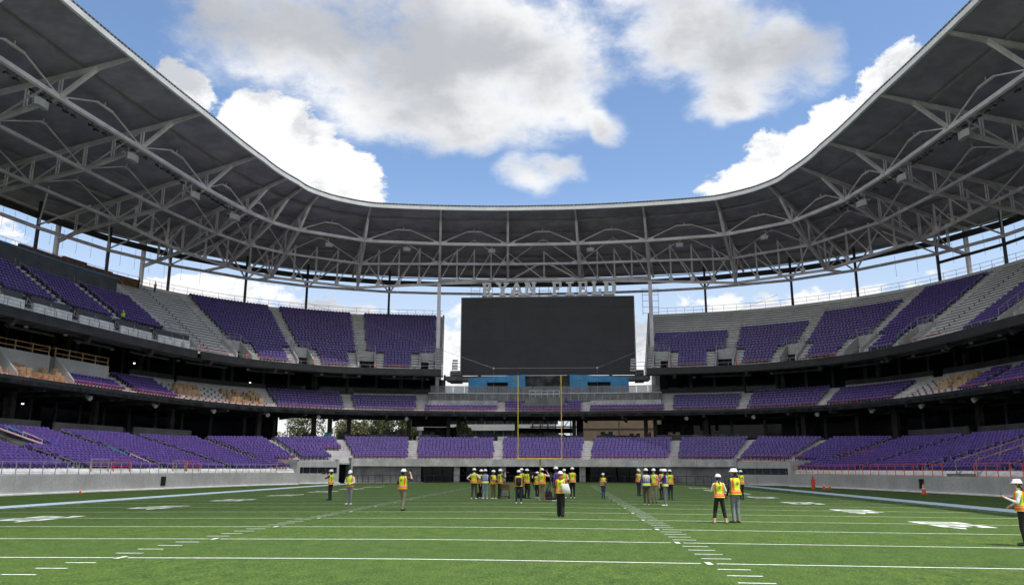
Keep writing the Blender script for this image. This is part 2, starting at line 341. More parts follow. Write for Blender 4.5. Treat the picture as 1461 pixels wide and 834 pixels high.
for i in range(-5, 18):
    y = YL1 + i * 5 * YD
    if y < -40: continue
    w = .048 if i < 17 else .10
    for a, b in ((-24.25, -6.25), (-5.94, 5.94), (6.25, 24.25)) if i < 17 else ((-24.25, 24.25),): strip('yard_line', a, b, y - w, y + w)
    if i < 17:
        for sx in (-1, 1): strip('hash_tick', sx * 6.096 - .06, sx * 6.096 + .06, y - .21, y + .21, lift=.008)
    for k in range(1, 5):
        if i == 17: break
        yy = y + k * YD
        for sx in (-1, 1):
            a, b = sorted((sx * 6.096, sx * 6.72)); strip('hash_mark', a, b, yy - .042, yy + .042)
            a, b = sorted((sx * 23.45, sx * 24.06)); strip('hash_mark', a, b, yy - .05, yy + .05)
for sx in (-1, 1):
    a, b = sorted((sx * 24.384, sx * 26.2)); strip('sideline', a, b, -20, ENDL + 1.8, 'line_blue')
strip('end_line', -24.30, 24.30, ENDL, ENDL + .12)
# far restraining dashes beside the field
for sx in (-1, 1):
    for k in range(9): 
        a, b = sorted((sx * 28.2, sx * 31.0)); strip('coach_line', a, b, 40 + k * 6.4, 40.06 + k * 6.4)
# yard numbers: drawn as flat blocks, tops towards mid-field
DIG = {'0': [(0, 0, .3, 1), (.7, 0, 1, 1), (.3, 0, .7, .2), (.3, .8, .7, 1)],
       '1': [(.35, 0, .65, 1), (.1, .72, .35, .86), (.1, 0, .9, .15)],
       '2': [(0, 0, 1, .2), (0, .2, .28, .45), (0, .42, 1, .6), (.72, .6, 1, .82), (0, .8, 1, 1), (0, .66, .28, .8)],
       '3': [(0, 0, 1, .2), (.72, .2, 1, .42), (.22, .41, 1, .6), (.72, .6, 1, .82), (0, .8, 1, 1), (0, .2, .26, .32), (0, .68, .26, .8)],
       '4': [(.6, 0, .88, 1), (0, .28, .6, .46), (.88, .28, 1, .46), (0, .46, .26, 1)],
       '5': [(0, 0, 1, .2), (.72, .2, 1, .46), (0, .44, 1, .62), (0, .62, .28, .82), (0, .8, 1, 1), (0, .2, .26, .32)]}
for i in range(-1, 17):
    yards = 15 + 5 * i if 15 + 5 * i <= 50 else 100 - (15 + 5 * i)
    if yards % 10 or yards <= 0: continue
    y = YL1 + i * 5 * YD
    for sx in (-1, 1):
        num = MB(); 
        for q, chr_ in enumerate(str(yards)):
            # read from the sideline looking in
            for (u0, v0, u1, v1) in DIG[chr_]:
                def put(u, v):
                    uu = (u * 1.22 + .28) if q == 1 else (-1.50 + u * 1.22)
                    X = sx * (17.98 - 1.83 * v); Yy = y - uu if sx < 0 else y + uu
                    return (X, Yy, .004 + crown(X))
                vs = [put(u0, v0), put(u1, v0), put(u1, v1), put(u0, v1)]
                num.add(vs, [(0, 1, 2, 3)])
        # the small arrow that points to the nearer goal line
        if yards != 50:
            d = -1 if i < 7 else 1
            X = sx * 16.5; num.add([(X - .25, y + d * 1.75, .004 + crown(X)), (X + .25, y + d * 1.75, .004 + crown(X)), (X, y + d * 2.4, .004 + crown(X))], [(0, 1, 2)])
        o = num.build('yard_number', 'line_white', field, label='white painted yard number %d with arrow' % yards)

# ------------------------------------------------------------------ seats
def seat_template():
    mb = MB(); W2 = .244
    out = [(-W2, .40), (W2, .40), (W2, .66), (W2 - .05, .77), (W2 - .13, .82), (-W2 + .13, .82), (-W2 + .05, .77), (-W2, .66)]
    f = [(x, -.02 + (z - .4) * .16, z) for x, z in out]; b = [(x, .035 + (z - .4) * .16, z) for x, z in out]; n = len(out)
    mb.add(f + b, [tuple(range(n)), tuple(range(2 * n - 1, n - 1, -1))] + [(i, n + i, n + (i + 1) % n, (i + 1) % n) for i in range(n)])
    pan = [(-.205, .36), (.205, .36), (.205, .56), (.155, .61), (-.155, .61), (-.205, .56)]; n = len(pan)
    f = [(x, -.20 + (z - .38) * .25, z) for x, z in pan]; b = [(x, -.13 + (z - .38) * .25, z) for x, z in pan]
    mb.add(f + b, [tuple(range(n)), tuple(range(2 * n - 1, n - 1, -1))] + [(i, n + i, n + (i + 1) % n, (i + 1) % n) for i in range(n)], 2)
    mb.add([(-.290, -.02, 0), (-.240, -.02, 0), (-.240, .08, 0), (-.290, .08, 0), (-.290, -.14, .66), (-.240, -.14, .66), (-.240, .05, .66), (-.290, .05, .66)], [(4, 5, 6, 7), (0, 1, 5, 4), (1, 2, 6, 5), (2, 3, 7, 6), (3, 0, 4, 7)], 1)
    return mb
ST = seat_template(); SV = np.array(ST.v); SEAT_ME = ST.mesh('stadium_seat', ['purple_seat', 'seat_bracket', 'purple_pan_shade'])
def seat_spots(off, z, s0, s1, pitch=.535):
    ss = np.linspace(s0, s1, max(3, int((s1 - s0) / .4))); pts = np.array([P3(s, off, 0)[:2] for s in ss])
    L = np.r_[0, np.cumsum(np.hypot(*np.diff(pts, axis=0).T))]; n = int(L[-1] / pitch)
    if n < 1: return []
    l = (np.arange(n) + .5) * pitch + (L[-1] - n * pitch) / 2
    out = []
    for q in l:
        s = float(np.interp(q, L, ss)); out.append((float(np.interp(q, L, pts[:, 0])), float(np.interp(q, L, pts[:, 1])), z(s) if callable(z) else z, rz_out(s)))
    return out
def seats_mesh(spots):
    n = len(spots); a = np.array(spots); nv = len(SV)
    a[:, 3] += rng.normal(0, .015, n)
    c, s_ = np.cos(a[:, 3])[:, None], np.sin(a[:, 3])[:, None]
    X = SV[None, :, 0] * c - SV[None, :, 1] * s_ + a[:, 0, None]; Y = SV[None, :, 0] * s_ + SV[None, :, 1] * c + a[:, 1, None]; Z = SV[None, :, 2] + a[:, 2, None]
    V = np.stack([X, Y, Z], 2).reshape(-1, 3)
    me = bpy.data.meshes.new('seats')
    fl = [len(f) for f in ST.f]; fi = np.concatenate([np.array(f) for f in ST.f])
    me.vertices.add(n * nv); me.vertices.foreach_set('co', V.ravel())
    LI = (fi[None, :] + (np.arange(n) * nv)[:, None]).ravel(); ls = np.tile(fl, n)
    me.loops.add(len(LI)); me.loops.foreach_set('vertex_index', LI)
    me.polygons.add(len(ls)); me.polygons.foreach_set('loop_start', np.r_[0, np.cumsum(ls)[:-1]]); me.polygons.foreach_set('loop_total', ls)
    me.polygons.foreach_set('material_index', np.tile(ST.mi, n))
    me.materials.append(MATS['purple_seat']); me.materials.append(MATS['seat_bracket']); me.materials.append(MATS['purple_pan_shade']); me.update(calc_edges=True); me.validate(); me.shade_flat()
    return me
N_SINGLE = 0
def seat_block(label, group, rows, s0, s1, single=0):
    """rows: list of (off, z). The block is one thing; the first rows' seats become parts of their own when single > 0."""
    spots = [q for o, z in rows for q in seat_spots(o, z, s0, s1)]
    if not spots: return
    c = np.mean(np.array(spots), 0)
    t = thing('seating_block', label, 'seating block', (c[0], c[1], float(np.min(np.array(spots)[:, 2]))), group)
    k = min(single, len(spots))
    for x, y, z, r in spots[:k]: inst('seat', SEAT_ME, (x, y, z), r + random.gauss(0, .02), t)
    if spots[k:]:
        o = bpy.data.objects.new('seats', seats_mesh(spots[k:])); link(o, t); o['kind'] = 'stuff'
    return t
# ------------------------------------------------------------------ lower tier
LOW_A = [6.9, 19.9, 30.8, 41.2, 52.0, 63.6, 76.0, 88.5, 101.0, 113.0]
LT, LB = .85, .6
def LZ(s): return float(np.interp(abs(s), [31, 47, 56], [5.72, 5.3, 5.0]))
def LR(s): return float(np.interp(abs(s), [31, 33, 47.5, 56], [.275, .245, .24, .237]))
#                        # tread, rise, back offset, back floor
def low_n(s): a = abs(s); return 11 if a < 31.2 else (12 if a < 47.5 else 16)
def low_prof(n, s):
    pr = [(2.4, LZ(s) + .28), (LB, LZ(s) + .28)]
    for r in range(n): pr += [(LB - r * LT, LZ(s) - r * LR(s)), (LB - (r + 1) * LT, LZ(s) - r * LR(s))]
    return pr + [(LB - n * LT, 2.62 if n == 11 else (2.36 if n == 7 else -.4))]
low = thing('lower_tier', 'lowest concrete tier of the stand round the turf field', 'stand', (0, 113.5, 0))
for a, b, n in ((-130, -47.5, 16), (-47.5, -34.4, 12), (-34.4, -31.2, 7), (-31.2, 31.2, 11), (31.2, 47.5, 12), (47.5, 130, 16)):
    mb = MB(); sweep(mb, lambda s: low_prof(n, s), a, b, riser=True); mb.build('terrace', ['tread', 'riser', 'step_shade'], low)
for s_, n0, n1 in ((-47.5, 12, 16), (47.5, 12, 16), (-31.2, 11, 12), (31.2, 11, 12)):      # radial cheek walls between deep and shallow parts
    sg = 1 if s_ > 0 else -1
    mb = MB(); bandbox(mb, s_ - .15, s_ + .15, LB - n1 * LT - .5, LB - (n0 - 1) * LT, -.4, LZ(s_) - (n0 - 1) * LR(s_) + .25, .3); mb.build('cheek_wall', 'concrete', low)
# field wall along the sides in precast lengths
for sg in (-1, 1):
    s = 47.8; k = 0
    while s < 128:
        gate = sg > 0 and 81.2 < s < 84.5
        L = 4.1 if not gate else 4.1
        mb = MB()
        bandbox(mb, sg * s, sg * (s + L - .03), -13.55, -13.15, -.4, 1.27 if not gate else -.1, 2.2)
        mb.build('wall_panel', 'concrete', low)
        if s <= 77.5 < s + L and not gate:
            mb = MB(); c = 77.0; bandbox(mb, sg * c, sg * (c + .75), -13.62, -13.552, .15, 1.0, 1); mb.build('wall_locker', 'black_plastic', low)
        s += L; k += 1
    # white kerb strip at the foot and pale covered ledge behind the wall
    mb = MB(); sweep(mb, [(-13.56, -.05), (-13.80, -.10), (-13.82, -.4)], sg * 47.8, sg * 128); mb.build('kerb', 'white_board', low)
    mb = MB(); sweep(mb, [(-13.13, .9), (-13.13, 1.30), (-12.72, 1.74), (-12.70, .9)], sg * 48, sg * 128, 1.6, True); mb.build('ledge', 'white_board', low)
# corner walls: tall concrete with a slot window and a low plinth in front
for sg in (-1, 1):
    s = 34.4 if sg < 0 else 31.6; e = 47.6; k = 0
    while s < e - .4:
        L = min(4.0, e - s)
        mb = MB(); bandbox(mb, sg * s, sg * (s + L - .03), -10.3, -9.65, 1.95, 2.75); mb.build('wall_panel', 'concrete', low)
        mb = MB(); bandbox(mb, sg * s, sg * (s + L - .03), -10.5, -9.65, -.4, 1.15); mb.build('wall_panel', 'concrete', low)
        mb = MB(); bandbox(mb, sg * s, sg * (s + L - .03), -9.9, -9.62, 1.15, 1.95)
        mb.build('slot_window', 'window_dark', low)
        for q in range(3):
            mb = MB(); c = s + L * (q + .5) / 3; bandbox(mb, sg * c, sg * (c + .08), -10.0, -9.9, 1.15, 1.95, 1); mb.build('mullion', 'precast', low)
        s += L; k += 1
    mb = MB(); sweep(mb, [(-10.51, -.04), (-10.75, -.08), (-10.77, -.4)], sg * s, sg * 34); mb.build('kerb', 'white_board', low)
    mb = MB(); bandbox(mb, sg * 47.3, sg * 48.2, -13.55, -9.6, -.4, 2.6, .5); mb.build('end_wall', 'concrete', low)
    mb = MB(); bandbox(mb, sg * 45.2, sg * 47.25, -10.6, -9.66, -.35, 2.65, .5); mb.build('pier', 'concrete', low)
# end wall: pale beam over a recess with grey panels, glass suites and columns
for i, (a, b) in enumerate(zip(np.linspace(-31, 31, 9)[:-1], np.linspace(-31, 31, 9)[1:])):
    mb = MB(); bandbox(mb, a + .012, b - .012, -9.25, -8.75, 2.12, 3.12); mb.build('parapet_beam', 'concrete_pale', low)
mb = MB(); bandbox(mb, -31, 31, -8.74, -3.0, 2.2, 2.6); mb.build('suite_ceiling', 'dark_wall', low)
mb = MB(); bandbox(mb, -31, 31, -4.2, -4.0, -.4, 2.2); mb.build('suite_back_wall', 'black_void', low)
mb = MB(); bandbox(mb, -31, 31, -9.6, -4.2, -.3, -.10); mb.build('suite_floor', 'concrete', low)
for sg in (-1, 1):
    for q in range(8):
        a = 18.6 + q * 1.55; mb = MB(); bandbox(mb, sg * a, sg * (a + 1.52), -8.6, -8.45, -.1, 2.11, 1); mb.build('cladding_panel', 'precast', low)
for a, b in ((-18.4, -13.8), (-11.8, -8.6), (7.5, 11.4), (11.6, 15.0), (15.2, 18.4), (-8.4, -6.6)):
    n = max(1, round((b - a) / 1.5))
    for q in range(n):
        mb = MB(); u = a + (b - a) * q / n; bandbox(mb, u + .04, u + (b - a) / n - .04, -8.5, -8.46, -.1, 2.1, 1); mb.build('suite_glass', 'glass_dark', low)
for c in (-13.2, -6.2, 6.3, 14.9):
    mb = MB(); bandbox(mb, c - .45, c + .45, -8.55, -7.9, -.1, 2.13, 1); mb.build('concrete_pier', 'concrete', low)
for c in np.arange(-17.5, 18, 1.7):                       # slanted strip lights inside the glazed suites
    if -6 < c < 6.5: continue
    mb = MB(); mb.beam(P3(c, -6.0, 1.75), P3(c + .45, -6.6, 1.05), .05, .05); mb.build('strip_light', 'reflective', low)
# low black rail in front of the end wall
rail = thing('field_railing', 'low black railing in front of the end wall behind the goal post', 'railing', P3(0, -9.9, -.1))
mb = MB()
for z in (.85, .02): sweep(mb, [(-9.93, z), (-9.93, z + .06), (-9.87, z + .06), (-9.87, z)], -29.5, 29.5, 2, True)
mb.build('rail_bar', 'black_plastic', rail)
mb = MB()
for s in np.arange(-29.5, 29.6, 1.28): mb.beam(P3(s, -9.9, -.12), P3(s, -9.9, .9), .06, .06)
mb.build('rail_posts', 'black_plastic', rail, kind='stuff')
# tunnel portal in the left corner
tun = thing('tunnel_portal', 'concrete player tunnel opening in the corner wall with sloping side walls', 'tunnel', P3(-32.6, -9.5, 0))
def psurf(name, pts, m, thick=.25, parent=tun):
    a = [Vector(p) for p in pts]; n = (a[1] - a[0]).cross(a[2] - a[0]).normalized() * thick; mb = MB(); k = len(a)
    mb.add(a + [p + n for p in a], [tuple(range(k - 1, -1, -1)), tuple(range(k, 2 * k))] + [(i, (i + 1) % k, k + (i + 1) % k, k + i) for i in range(k)]); return mb.build(name, m, parent)
mb = MB(); bandbox(mb, -31.55, -31.15, -10.4, -5.4, -.3, 3.0, .5); mb.build('side_wall', 'concrete', tun)
mb = MB(); bandbox(mb, -34.6, -34.2, -10.4, -5.4, -.3, 3.0, .5); mb.build('side_wall', 'concrete', tun)
mb = MB(); sweep(mb, [(-9.7, 2.35), (-9.7, 2.6), (-5.6, 4.25), (-5.6, 2.35)], -34.8, -31.1, .8, True); mb.build('lintel', 'concrete', tun)
mb = MB(); bandbox(mb, -34.1, -31.6, -7.4, -7.2, -.3, 2.35, .8); mb.build('dark_opening', 'black_void', tun)
mb = MB(); bandbox(mb, -34.6, -34.15, -10.35, -9.7, -.3, 2.3, .5); mb.build('door_leaf', 'precast', tun)
# seats of the lower tier
def rows_low(n, skip=0): return [(LB - (r + 1) * LT + .52, (lambda s, r=r: LZ(s) - r * LR(s))) for r in range(n - 1, -1 + skip, -1)]
lowb = [-x for x in LOW_A[::-1]] + LOW_A
for i in range(len(lowb) - 1):
    a, b = lowb[i], lowb[i + 1]; c = (a + b) / 2; n = 0
    if abs(c) > 108: continue
    k = round(abs(i - (len(lowb) - 1) / 2 + .5)) 
    idx = i - 9
    if idx == 0: lab = 'purple seats of the lowest tier straight behind the goal post'
    else: lab = 'purple seats of the lowest tier, %s block to the %s of the goal post' % (ORD[abs(idx)], 'left' if idx < 0 else 'right')
    if abs(idx) == 4:                                       # the block across the change of depth
        rows = rows_low(12)
    else: rows = rows_low(low_n(c))
    if idx == 3 or idx == -3: rows = rows_low(12) if True else rows
    w_ = .60 if abs(idx) < 4 else .74; g0, g1 = a + w_, b - w_
    if idx == -3:
        rows = rows_low(12); g1 = b - .7
        far = [q for q in rows if q[0] > -5.2]; near = [q for q in rows if q[0] <= -5.2]
        t = seat_block(lab, 'lowest tier seats', far, g0, g1)
        o = bpy.data.objects.new('seats', seats_mesh([q for o_, z in near for q in seat_spots(o_, z, g0, -35.0)])); link(o, t); o['kind'] = 'stuff'
        continue
    if idx in (-5, 5):                                       # starts with the shallow corner rows, deeper past the end wall
        rows = rows_low(16); rows2 = [q for q in rows if q[0] < -9.5]
        t = seat_block(lab, 'lowest tier seats', [q for q in rows if q[0] >= -9.5], g0, g1)
        if idx < 0: o = bpy.data.objects.new('seats', seats_mesh([q for o_, z in rows2 for q in seat_spots(o_, z, g0, -48.6)]))
        else: o = bpy.data.objects.new('seats', seats_mesh([q for o_, z in rows2 for q in seat_spots(o_, z, 48.6, g1)]))
        link(o, t); o['kind'] = 'stuff'
        continue
    if idx == -7:                                            # the stair opening takes the upper rows of this block near the picture edge
        t = seat_block(lab, 'lowest tier seats', [q for q in rows if q[0] < -6.4], g0, g1, 300)
        o = bpy.data.objects.new('seats', seats_mesh([q for o_, z in rows if o_ >= -6.4 for q in seat_spots(o_, z, -83.7, g1)])); link(o, t); o['kind'] = 'stuff'; continue
    seat_block(lab, 'lowest tier seats', rows, g0, g1, single=(300 if idx == -6 else (200 if idx in (6, 7) else 0)))
# aisle steps
mb = MB()
for a in lowb:
    n = low_n(a + (.5 if a > 0 else -.5))
    if a == -30.8: n = 11
    for r in range(n - 1):
        zz = LZ(a) - r * LR(a); o1 = LB - (r + 1) * LT
        bandbox(mb, a - .58, a + .58, o1 - .40, o1 + .02, zz - LR(a) - .02, zz - LR(a) / 2, 1.3)
mb.build('aisle_steps', 'concrete_pale', low, kind='stuff')
# low dark back wall and handrail hoops on the aisles
for sg in (-1, 1):
    for a, b in zip(LOW_A[4:], LOW_A[5:]):
        zz = LZ(a); mb = MB(); bandbox(mb, sg * (a + 1.0), sg * (b - .9), 1.15, 1.4, zz + .1, zz + 1.45); mb.build('back_wall_panel', 'fascia_side', low)
for a, b in ((-30, -21), (-19, -15.5), (-5.6, 5.6), (8, 13), (17, 29)):
    mb = MB(); bandbox(mb, a, b, 1.15, 1.35, 5.9, 6.85); mb.build('back_wall_panel', 'dark_wall', low)
mb = MB()
for a in lowb:
    if abs(a) < 34: continue
    n = low_n(a); 
    for r in range(1, n - 2, 3):
        o1 = LB - (r + .2) * LT; z1 = LZ(a) - r * LR(a); o2 = o1 - 1.7; z2 = z1 - .5
        mb.path([P3(a, o1, z1), P3(a, o1, z1 + .85), P3(a, o2, z2 + .85), P3(a, o2, z2)], .019, 5)
mb.build('aisle_handrails', 'galvanised', low, kind='stuff')

# rails on the side field walls
def wall_rail(name, label, s0, s1, off, z, h, m, step, rails, parent=None):
    t = thing(name, label, 'railing', P3((s0 + s1) / 2, off, z))
    mb = MB()
    for zr in rails: sweep(mb, [(off - .02, z + zr - .02), (off - .02, z + zr + .02), (off + .02, z + zr + .02), (off + .02, z + zr - .02)], s0, s1, 2, True)
    mb.build('rail_bar', m, t)
    mb = MB()
    for s in np.arange(s0, s1 + .01, step): mb.beam(P3(s, off - .10, z - .25), P3(s, off, z + .02), .05, .05); mb.beam(P3(s, off, z), P3(s, off, z + h), .05, .05)
    mb.build('rail_posts', m, t, kind='stuff'); return t
wall_rail('wall_railing', 'grey metal railing on the concrete field wall on the left', -120, -52.5, -13.35, 1.28, 1.0, 'galvanised', 1.45, (.99, .05))
wall_rail('wall_railing', 'orange painted railing along the field wall on the right between corner and gate', 48.6, 80.6, -13.35, 1.28, 1.05, 'orange_paint', 1.6, (1.04, .5, .04))
wall_rail('wall_railing', 'orange painted railing on the field wall on the right past the gate', 85.4, 110, -13.35, 1.28, 1.05, 'orange_paint', 1.6, (1.04, .5, .04))
wall_rail('wall_railing', 'orange and grey railing on top of the right corner wall', 32.2, 46.8, -9.7, 2.75, .85, 'orange_paint', 1.9, (.84, .04))
wall_rail('wall_railing', 'thin orange guard rail along the front of the lowest end seats', -29.6, 29.8, -8.98, 3.13, .42, 'red_paint', 3.1, (.40,))
wall_rail('wall_railing', 'thin orange guard rail above the corner tunnel', -36.0, -31.4, -5.5, 4.25, .5, 'red_paint', 1.5, (.48,))
wall_rail('wall_railing', 'orange guard rail on top of the left corner wall', -47.0, -41.5, -9.7, 2.75, .45, 'orange_paint', 2.2, (.43,))
wall_rail('wall_railing', 'orange guard rail round the stair opening in the right lowest seats', 52.5, 59, -8.0, 3.1, .8, 'orange_paint', 2.2, (.78, .3))
# painted guard frames standing at the foot of the left aisles
fr = 0
for s0, m, lab in ((-87.4, 'timber', 'bare timber guard frame on the left field wall at the aisle foot'), (-84.3, 'red_paint', 'red painted guard frame on the left field wall beside a timber one'), (-75.0, 'timber', 'timber guard frame on the left field wall by the second aisle'), (-72.8, 'red_paint', 'red guard frame on the left field wall by the second aisle'), (-52.4, 'timber', 'timber guard frame where the left field wall meets the corner')):
    t = thing('guard_frame', lab, 'guard frame', P3(s0, -13.2, 1.3)); L = 2.4
    for sa in (s0, s0 + L):
        mb = MB(); mb.beam(P3(sa, -12.95, 1.3), P3(sa, -12.95, 2.55), .07, .07); mb.build('post', m, t)
    for z in (2.52, 1.95, 1.36):
        mb = MB(); mb.beam(P3(s0, -12.95, z), P3(s0 + L, -12.95, z), .07, .06); mb.build('cross_bar', m, t)
# bright hoops on the left aisle beside the stair wedge
for k, (r, m, lab) in enumerate(((2, 'rail_teal', 'teal'), (4, 'rail_pink', 'pink'), (6, 'rail_blue', 'blue'), (9, 'rail_teal', 'second teal'), (12, 'rail_pink', 'lowest pink'))):
    o1 = LB - r * LT; z1 = 5.0 - r * .237; mb = MB(); a = -83.6 if r < 8 else -77.2
    mb.path([P3(a, o1, z1), P3(a, o1, z1 + 1), P3(a, o1 - 2.1, z1 + .25), P3(a, o1 - 2.1, z1 - .75)], .045, 6)
    tag(mb.build('painted_handrail', m), '%s foam wrapped handrail on the left aisle of the lowest tier' % lab, 'handrail')
# wedge-shaped stair opening on the left and right of the lower tier
t = thing('stair_opening', 'dark sloping stair wall with pale cap cut into the lowest tier at the left edge', 'stair', P3(-85, -3, 4))
mb = MB(); sweep(mb, [(-6.2, 2.6), (-6.2, 3.6), (.9, 5.75), (.9, 4.4)], -84.2, -83.95, .3, True); mb.build('sloping_wall', 'dark_wall', t)
mb = MB(); sweep(mb, [(-6.2, 3.61), (-6.2, 3.70), (.9, 5.85), (.9, 5.76)], -84.25, -83.9, .3, True); mb.build('cap', 'rail_pink', t)
mb = MB(); sweep(mb, [(-6.25, 2.7), (-6.2, 3.6), (-6.0, 3.6), (-6.0, 2.7)], -91, -84.3, 1.5, True); mb.build('front_wall', 'dark_wall', t)
mb = MB(); sweep(mb, [(-5.99, 3.45), (.9, 5.35)], -91, -84.26, 1.5); mb.build('stair_floor', 'dark_wall', t)
for s_, lab in ((84.0, 'concrete stair walls at the gate in the right field wall'),):
    t = thing('stair_opening', lab, 'stair', P3(s_, -8, 2))
    for d in (-1.5, 1.5):
        mb = MB(); sweep(mb, [(-13.2, .3), (-13.2, 1.6), (-7.0, 3.5), (-7.0, 2.4)], s_ + d - .12, s_ + d + .12, .3, True); mb.build('sloping_wall', 'concrete', t)
        mb = MB(); mb.beam(P3(s_ + d, -13.2, 2.6), P3(s_ + d, -7, 4.5), .06, .06)
        for q in range(4): mb.beam(P3(s_ + d, -13.2 + q * 2.04, 1.55 + q * .62), P3(s_ + d, -13.2 + q * 2.04, 2.6 + q * .62), .05, .05)
        mb.build('stair_rail', 'timber', t, kind='stuff')
# grey gate in the right wall
t = thing('field_gate', 'grey corrugated metal gate in the right field wall', 'gate', P3(83.2, -13.4, 0))
for q in range(11):
    mb = MB(); a = 81.3 + q * .38; bandbox(mb, a, a + .30, -13.42, -13.34, -.1, 1.45, 1); mb.build('slat', 'precast', t)
mb = MB(); bandbox(mb, 81.2, 85.4, -13.33, -13.26, -.1, 1.5, 2); mb.build('backing', 'dark_wall', t)

# ------------------------------------------------------------------ concourse behind the lower tier
con = thing('concourse', 'dark open concourse between the lowest and the middle tier', 'concourse', P3(0, 8, 5.6))
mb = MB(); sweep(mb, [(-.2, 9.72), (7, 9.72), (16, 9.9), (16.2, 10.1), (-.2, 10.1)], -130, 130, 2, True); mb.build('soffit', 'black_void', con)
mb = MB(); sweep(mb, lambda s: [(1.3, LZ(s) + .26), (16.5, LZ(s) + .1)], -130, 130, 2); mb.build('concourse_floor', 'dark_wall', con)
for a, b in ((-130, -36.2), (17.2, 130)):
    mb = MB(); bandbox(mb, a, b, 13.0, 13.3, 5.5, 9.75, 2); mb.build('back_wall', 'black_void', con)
for s in [-33.2, -31.2, -28.9, -20.6, -14.6, -13.0, -4.2, 4.4, 16.6, 15.2] + [x for q in range(6) for x in (-41 - q * 12, 24 + q * 12)]:
    mb = MB(); c = P3(s, 6.2 if abs(s) < 40 else 5.0, 5.6); mb.box((c.x, c.y, 7.7), (.62, .62, 4.1), rz_out(s)); mb.build('column', 'steel_dark', con)
for a, b, z0, z1, o in ((-20.2, -14.8, 8.4, 9.6, 7.0), (-18.4, -13.4, 5.7, 8.35, 7.4), (-4.3, 4.5, 7.55, 8.35, 9.0), (16.8, 22, 5.7, 8.8, 8), (22.5, 26, 7.8, 9.6, 9), (4.6, 5.6, 5.7, 9.6, 9.5)):
    mb = MB(); bandbox(mb, a, b, o, o + .4, z0, z1); mb.build('partition', 'black_void', con)
for s in np.arange(-126, 127, 6.0):
    mb = MB(); mb.beam(P3(s, .3, 9.52), P3(s, 12.8, 9.55), .35, .36); mb.build('ceiling_beam', 'dark_wall', con)
for a in list(np.arange(-124, -38, 3.6)) + list(np.arange(20, 122, 3.6)):
    mb = MB(); bandbox(mb, a, a + 3.3, 9.0, 9.06, 5.9, 8.6, 2); mb.build('glazed_front', 'glass_dark', con)
    mb = MB(); bandbox(mb, a + 3.3, a + 3.6, 8.9, 9.15, 5.8, 9.3, 1); mb.build('mullion_post', 'slate', con)
for a, z in ((-75, 8.4),):
    mb = MB(); q = P3(a, 5.5, z); mb.box(q, (.22, .12, .10), rz_out(a)); mb.build('strip_lamp', 'lamp_lit', con)
# stored crates, bins and counters seen as dark clutter on the concourse
cl = 0
for a, w, h, o, m in ((-34.2, 2.0, .9, 3.2, 'black_plastic'), (-31.8, .9, .95, 3, 'rail_teal'), (-29.9, 1.3, 1.1, 3, 'black_plastic'), (-26.6, 2.4, .8, 2.6, 'black_plastic'), (-23.0, 3.1, 1.55, 3, 'dark_wall'), (-17.6, 1.8, 1.2, 3.4, 'dark_wall'), (-12.4, 1.2, 1.3, 3.2, 'dark_wall'), (-11.2, 1.0, 1.0, 3, 'black_plastic'), (-8.6, 3.2, .85, 3, 'black_plastic'), (-2.6, 2.4, 1.0, 3.2, 'brick_red'), (.8, 1.8, 1.3, 3, 'black_plastic'), (2.6, 1.3, .9, 3, 'black_plastic'), (5.4, 1.0, 1.25, 3, 'dark_wall'), (9.4, 1.9, 1.3, 3.2, 'black_plastic'), (13.6, 1.6, 1.0, 3.4, 'black_plastic'), (15.6, .9, 1.2, 3, 'dark_wall'), (19.4, 1.8, 1.2, 4, 'timber')):
    q = P3(a, o + 1, 5.9); mb = MB(); rz = rz_out(a)
    mb.box((q.x, q.y, 5.92 + h / 2), (w, .9, h), rz)
    for e in (-1, 1): mb.box((q.x + math.cos(rz) * e * w * .3, q.y + math.sin(rz) * e * w * .3, 5.93 + h + .14), (w * .34, .6, .28), rz + .2 * e)
    cl += 1; pos = ['first', 'second', 'third', 'fourth', 'fifth', 'sixth', 'seventh', 'eighth', 'ninth', 'tenth', 'eleventh', 'twelfth', 'thirteenth', 'fourteenth', 'fifteenth', 'sixteenth', 'last'][cl - 1]
    tag(mb.build('storage_crate', m), 'dark crate with bundles on the concourse above the lowest seats, %s from the left' % pos, 'crate', 'clutter on the open concourse')
# round loudspeakers / lamps hanging under the middle tier
for s in (-98, -84, -71, -60, -50, -41.5, -34, -21, -9.5, 2.5, 12.5, 21.5, 31, 40, 48, 56, 65, 75, 86):
    t = thing('ceiling_speaker', 'small pale loudspeaker under the middle tier, %s' % ('%s seat aisle %s' % (('%.0f' % abs(s)), side(s)) if False else 'near the %s' % ('goal post' if abs(s) < 15 else side(s) + ' side')), 'loudspeaker', P3(s, .9, 9.3), 'loudspeakers hung under the middle tier')
    mb = MB(); c = P3(s, .9, 9.35); mb.tube(c + Vector((0, 0, .37)), c + Vector((0, 0, .1)), .04); mb.build('bracket', 'black_plastic', t)
    mb = MB(); d = nrm(s); mb.tube(c + Vector((d.x * .2, d.y * .2, .1)), c - Vector((d.x * .28, d.y * .28, .12)), .22, 10, r2=.30); mb.build('housing', 'speaker' if abs(s) > 20 else 'black_plastic', t)
